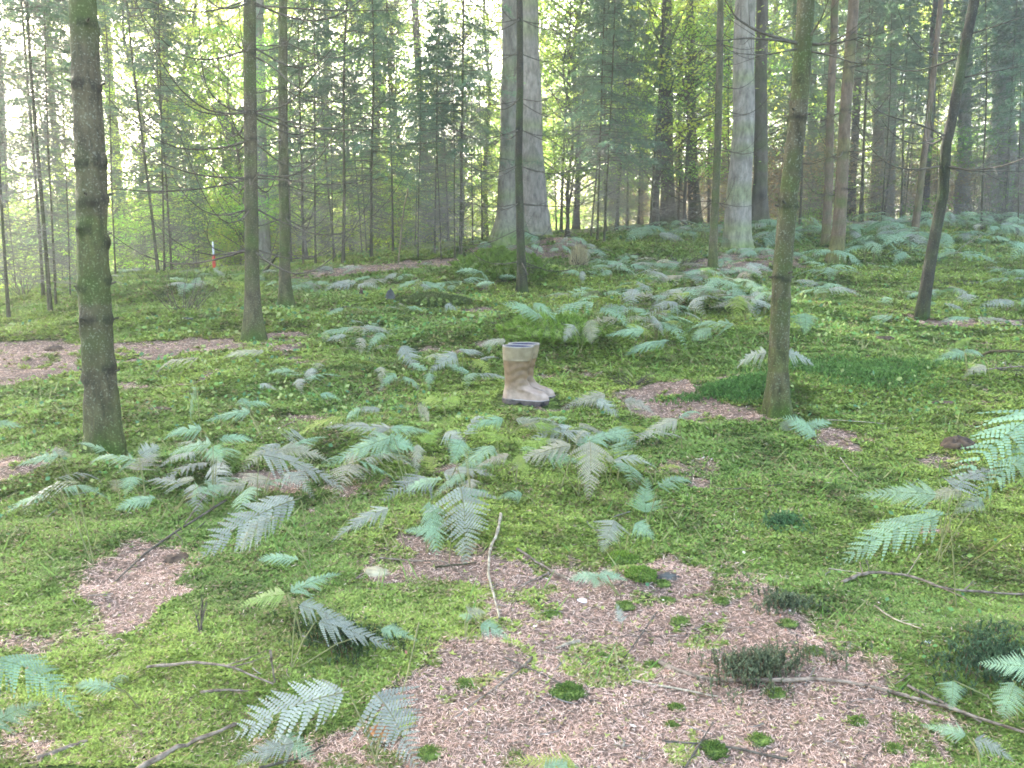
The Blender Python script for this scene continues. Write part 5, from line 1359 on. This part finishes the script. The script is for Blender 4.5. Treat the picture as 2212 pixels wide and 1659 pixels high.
tufted("moss_cushion", 1540, 1622, .032, (1.1, 1, .5), M_moss_solid, M_moss, "moss cushion in the litter at the bottom edge", "moss cushion", 6, 1500, .008, .003, .3, (.12, .19, .04), .4)
for i, (u, v) in enumerate([(1430, 1262), (1440, 1300), (1470, 1345), (1350, 1310), (1500, 1222), (1570, 1240), (1560, 1300), (1410, 1440), (1450, 1570), (1640, 1600), (1300, 1420), (1700, 1350), (1760, 1410), (1190, 1330), (1680, 1500), (1850, 1560), (1930, 1620), (1460, 1530), (1000, 1480), (930, 1630)]):
    tufted("moss_cushion", u, v, rsS.uniform(.014, .03), (1.2, 1, .45), M_moss_solid, M_moss, "tiny moss cushion scattered on the foreground litter", "moss cushion", 30 + i, 500, .008, .003, .3, (.15, .22, .045), .4)["group"] = "tiny moss cushions"

def haircap(u, v, rx, ry, n, h, label, col, seed, name="haircap_moss"):
    g = G(u, v); rs = np.random.RandomState(seed); q = np.abs(rs.normal(0, .55, n)); a = rs.rand(n) * 6.283
    w = 1 + .3 * np.sin(a * 3 + seed) + .18 * np.sin(a * 5 + 2 * seed)
    x = g[0] + np.cos(a) * q * rx * w; y = g[1] + np.sin(a) * q * ry * w; z = hgt(x, y)
    P = np.stack([x, y, z], 1); D = unit(np.stack([rs.normal(0, .13, n), rs.normal(0, .16, n), np.ones(n)], 1)); H = h * rs.uniform(.55, 1.15, n) * (1 - .3 * q)
    mb = MB(); c = np.array(col) * rs.uniform(.5, 1.35, (n, 1))
    br = np.array([.16, .09, .05]); cs = np.where(rs.rand(n, 1) < .3, br, c * .6)
    V, Fq = diamonds(P, D, unit(np.cross(D, rnd_unit(rs, n))), H, .0035, .5); mb.add(V - g, Fq, np.repeat(cs, 4, 0))
    for k in range(7):                                   # small leaves up the stem
        f = rs.uniform(.3, 1, n); d = unit(D * .9 + rnd_unit(rs, n, .3) * .8); s = P + D * (H * f)[:, None]
        V, Fq = diamonds(s, d, unit(np.cross(d, rnd_unit(rs, n))), .011 * g[1] ** .3, .0028 * g[1] ** .4, .3); mb.add(V - g, Fq, np.repeat(c, 4, 0))
    o = link(name, mb.mesh(name, M_moss, False), None, label=label, cat="moss clump", group=None); o.location = tuple(g)
haircap(1640, 1460, .19, .11, 620, .075, "big dark spiky moss clump on the litter at lower right", (.13, .155, .08), 1)
haircap(1700, 1310, .11, .07, 300, .04, "sparse dark spiky moss above the big dark clump", (.13, .16, .08), 2)
haircap(1690, 1130, .10, .08, 260, .03, "small blue-green moss tuft on the right-hand moss", (.10, .19, .07), 3)
haircap(2150, 1440, .18, .15, 800, .05, "dark green spiky moss by the right edge", (.08, .13, .06), 4)
haircap(1585, 848, .30, .16, 2600, .05, "grassy bright moss mound left of the swaying pole's foot", (.10, .20, .045), 5)
haircap(1860, 805, .60, .35, 4500, .04, "wide grassy moss swell right of the swaying pole", (.12, .22, .05), 6)
haircap(740, 1390, .16, .10, 500, .06, "shaded moss hollow under the drab fern fronds", (.07, .11, .04), 7)  # dark green shoots paint the shade of a hollow

for nm, u, v, r, sc, mt, lab, cat, sd_ in [
    ("stone", 808, 1238, .045, (1.2, .8, .55), M_stone, "yellowish flat stone left of centre at the litter edge", "stone", 11),
    ("mushroom", 1256, 1297, .020, (1.1, .9, .5), M_white, "small white mushroom cap on the foreground litter", "mushroom", 12),
    ("mushroom", 2003, 1388, .016, (1.1, .9, .6), M_white, "small white mushroom in the moss at lower right", "mushroom", 13),
    ("rock", 843, 648, .07, (.8, .7, 1.5), M_rock, "small upright dark rock on the moss slope", "rock", 14),
    ("wood_stub", 781, 637, .035, (.7, .7, 2.2), M_rot, "short dark wood stub left of the upright rock", "stub", 15),
    ("fungus", 822, 1583, .030, (1.1, 1, .9), M_rust, "rusty brown bumpy fungus near the bottom edge", "fungus", 16),
    ("root_clump", 2070, 968, .085, (1.1, .8, .75), M_rot, "dark rotten root clump in the moss at right", "root clump", 17),
    ("root_clump", 385, 1212, .050, (1.2, .8, .6), M_rot, "purplish dark rotten clump at left under the withered fern", "root clump", 18),
    ("bark_piece", 2035, 872, .06, (1.8, .5, .4), M_rot, "dark piece of bark on the right-hand moss", "bark", 19),
    ("wood_chunk", 1910, 735, .06, (1.5, .7, .7), M_rot, "brown rotten chunk on moss right of the swaying pole", "wood chunk", 20),
    ("wood_chunk", 345, 885, .045, (1.6, .8, .5), M_rot, "small brown chunk on the left moss slope", "wood chunk", 21),
    ("wood_chunk", 117, 757, .06, (1.3, .8, .7), M_rot, "brown chunk on the litter left of the thickest trunk", "wood chunk", 22),
    ("wood_chunk", 1880, 770, .04, (2.0, .5, .4), M_rot, "flat brown wood piece by the grassy moss swell", "wood chunk", 23),
    ("stone", 405, 690, .05, (1.4, .7, .5), M_rock, "small grey stone under the bare bush at left", "stone", 24),
    ("wood_chunk", 1440, 1245, .03, (1.6, .8, .5), M_rock, "dark lump at the upper edge of the foreground litter", "wood chunk", 25)]:
    blob(nm, u, v, r, sc, mt, lab, cat, sd_, -.004, .35 if nm != "mushroom" else .1, 24, None, 5 if "clump" in nm or nm == "fungus" else 3)

# bare bushes and brush piles
def bare_bush(u, v, w, h, n, label, seed, name="bare_bush", cat="bush", up=1.0, r=.004):
    rs = np.random.RandomState(seed); g = G(u, v); mb = MB()
    for k in range(n):
        a = rs.rand() * 6.283; q = rs.rand() * w * .3; p = np.array([math.cos(a) * q, math.sin(a) * q, 0]); p[2] = float(hgt(g[0] + p[0], g[1] + p[1])) - g[2]
        l = h * rs.uniform(.5, 1.1); d = np.array([math.cos(a) * w / h * .7, math.sin(a) * w / h * .7, up]) + rs.normal(0, .25, 3); d[2] = max(.1, d[2]); s = np.linspace(0, 1, 7)[:, None]
        Q = p + d * l * s * .8 + rs.normal(0, .02 * l, (7, 3)).cumsum(0); mb.add(*tube(Q, np.linspace(r, r * .25, 7), 4))
        for t in range(5):
            i = rs.randint(1, 6); e = unit(d + rs.normal(0, .8, 3)) * l * rs.uniform(.15, .4); mb.add(*tube(np.stack([Q[i], Q[i] + e * .5, Q[i] + e + [0, 0, .02]]), [r * .4, r * .3, r * .15], 3))
    o = link(name, mb.mesh(name, M_twig), None, label=label, cat=cat); o.location = tuple(g)
bare_bush(395, 672, .45, .55, 22, "leafless little bush on the left moss slope", 1)
bare_bush(1460, 575, .5, .3, 26, "pile of dark crooked branches left of the broad grey trunk", 2, "branch_pile", "branch pile", .35, .008)
bare_bush(2180, 800, .35, .12, 18, "brush of dry twigs by the arching branch", 3, "branch_pile", "branch pile", .2, .004)
bare_bush(1500, 600, .3, .14, 14, "low heap of dark twigs behind the mid fern bed", 4, "branch_pile", "branch pile", .3, .005)
bare_bush(430, 1365, .05, .12, 4, "dark dead plant stem standing in the left foreground moss", 5, "dead_plant", "plant", 1.4, .003)
bare_bush(1370, 830, .22, .14, 24, "reddish dry brush behind the needle path", 6, "dry_brush", "brush", .6, .003)
bare_bush(1095, 705, .3, .10, 24, "grey dead heather on the hummock behind the boots", 7, "dead_heather", "brush", .6, .003)
bare_bush(50, 640, .6, .7, 18, "leafless bush at the left edge under the saplings", 8)
bare_bush(1745, 950, .08, .06, 8, "silvery dry stems by the foot of the swaying pole", 9, "dry_brush", "brush", .6, .002)
bare_bush(2150, 490, 1.0, 1.2, 60, "tangle of reddish bare brush under the far right trunks", 10, "bare_bush", "bush", .8, .006)

# red and white marker post
def post():
    g, _ = at_y(463, 578, 15.5); g[2] = float(hgt(g[0], g[1]))
    r = empty("marker_post", tuple(g), "slim red and white marker post behind the left thicket edge", "post")
    mr = plainmat("post_red", (.55, .05, .03), (.65, .08, .05), 10, .4, .02); mw = plainmat("post_white", (.75, .75, .75), (.8, .8, .8), 10, .4, .02)
    z = np.array([0, .01, .27, .28]); link("red_band", MB().add(*tube(np.stack([z * 0, z * 0, z], 1), [.026, .029, .029, .028], 12)).mesh("red_band", mr), r)
    z = np.array([.28, .281, .50, .51]); link("white_band", MB().add(*tube(np.stack([z * 0, z * 0, z], 1), [.0285, .014, .014, .002], 12)).mesh("white_band", mw), r)
post()

# ------------------------------------------------------------------ haze
HAZE = 0.0060
def haze():
    me = bpy.data.meshes.new("haze"); x0, x1, y0, y1, z0, z1 = -210, 210, -50, 270, -12, 36
    V = [(x, y, z) for z in (z0, z1) for y in (y0, y1) for x in (x0, x1)]
    me.from_pydata(V, [], [(0, 2, 3, 1), (4, 5, 7, 6), (0, 1, 5, 4), (1, 3, 7, 5), (3, 2, 6, 7), (2, 0, 4, 6)])
    m, n, out = newmat("haze"); v = n.nodes.new("ShaderNodeVolumePrincipled"); v.inputs["Color"].default_value = (1, .99, .94, 1)
    v.inputs["Density"].default_value = HAZE; v.inputs["Anisotropy"].default_value = .6
    n.links.new(v.outputs[0], out.inputs["Volume"]); me.materials.append(m)
    link("haze", me, kind="stuff", label="thin bright morning haze hanging between the trees", cat="haze")
haze()
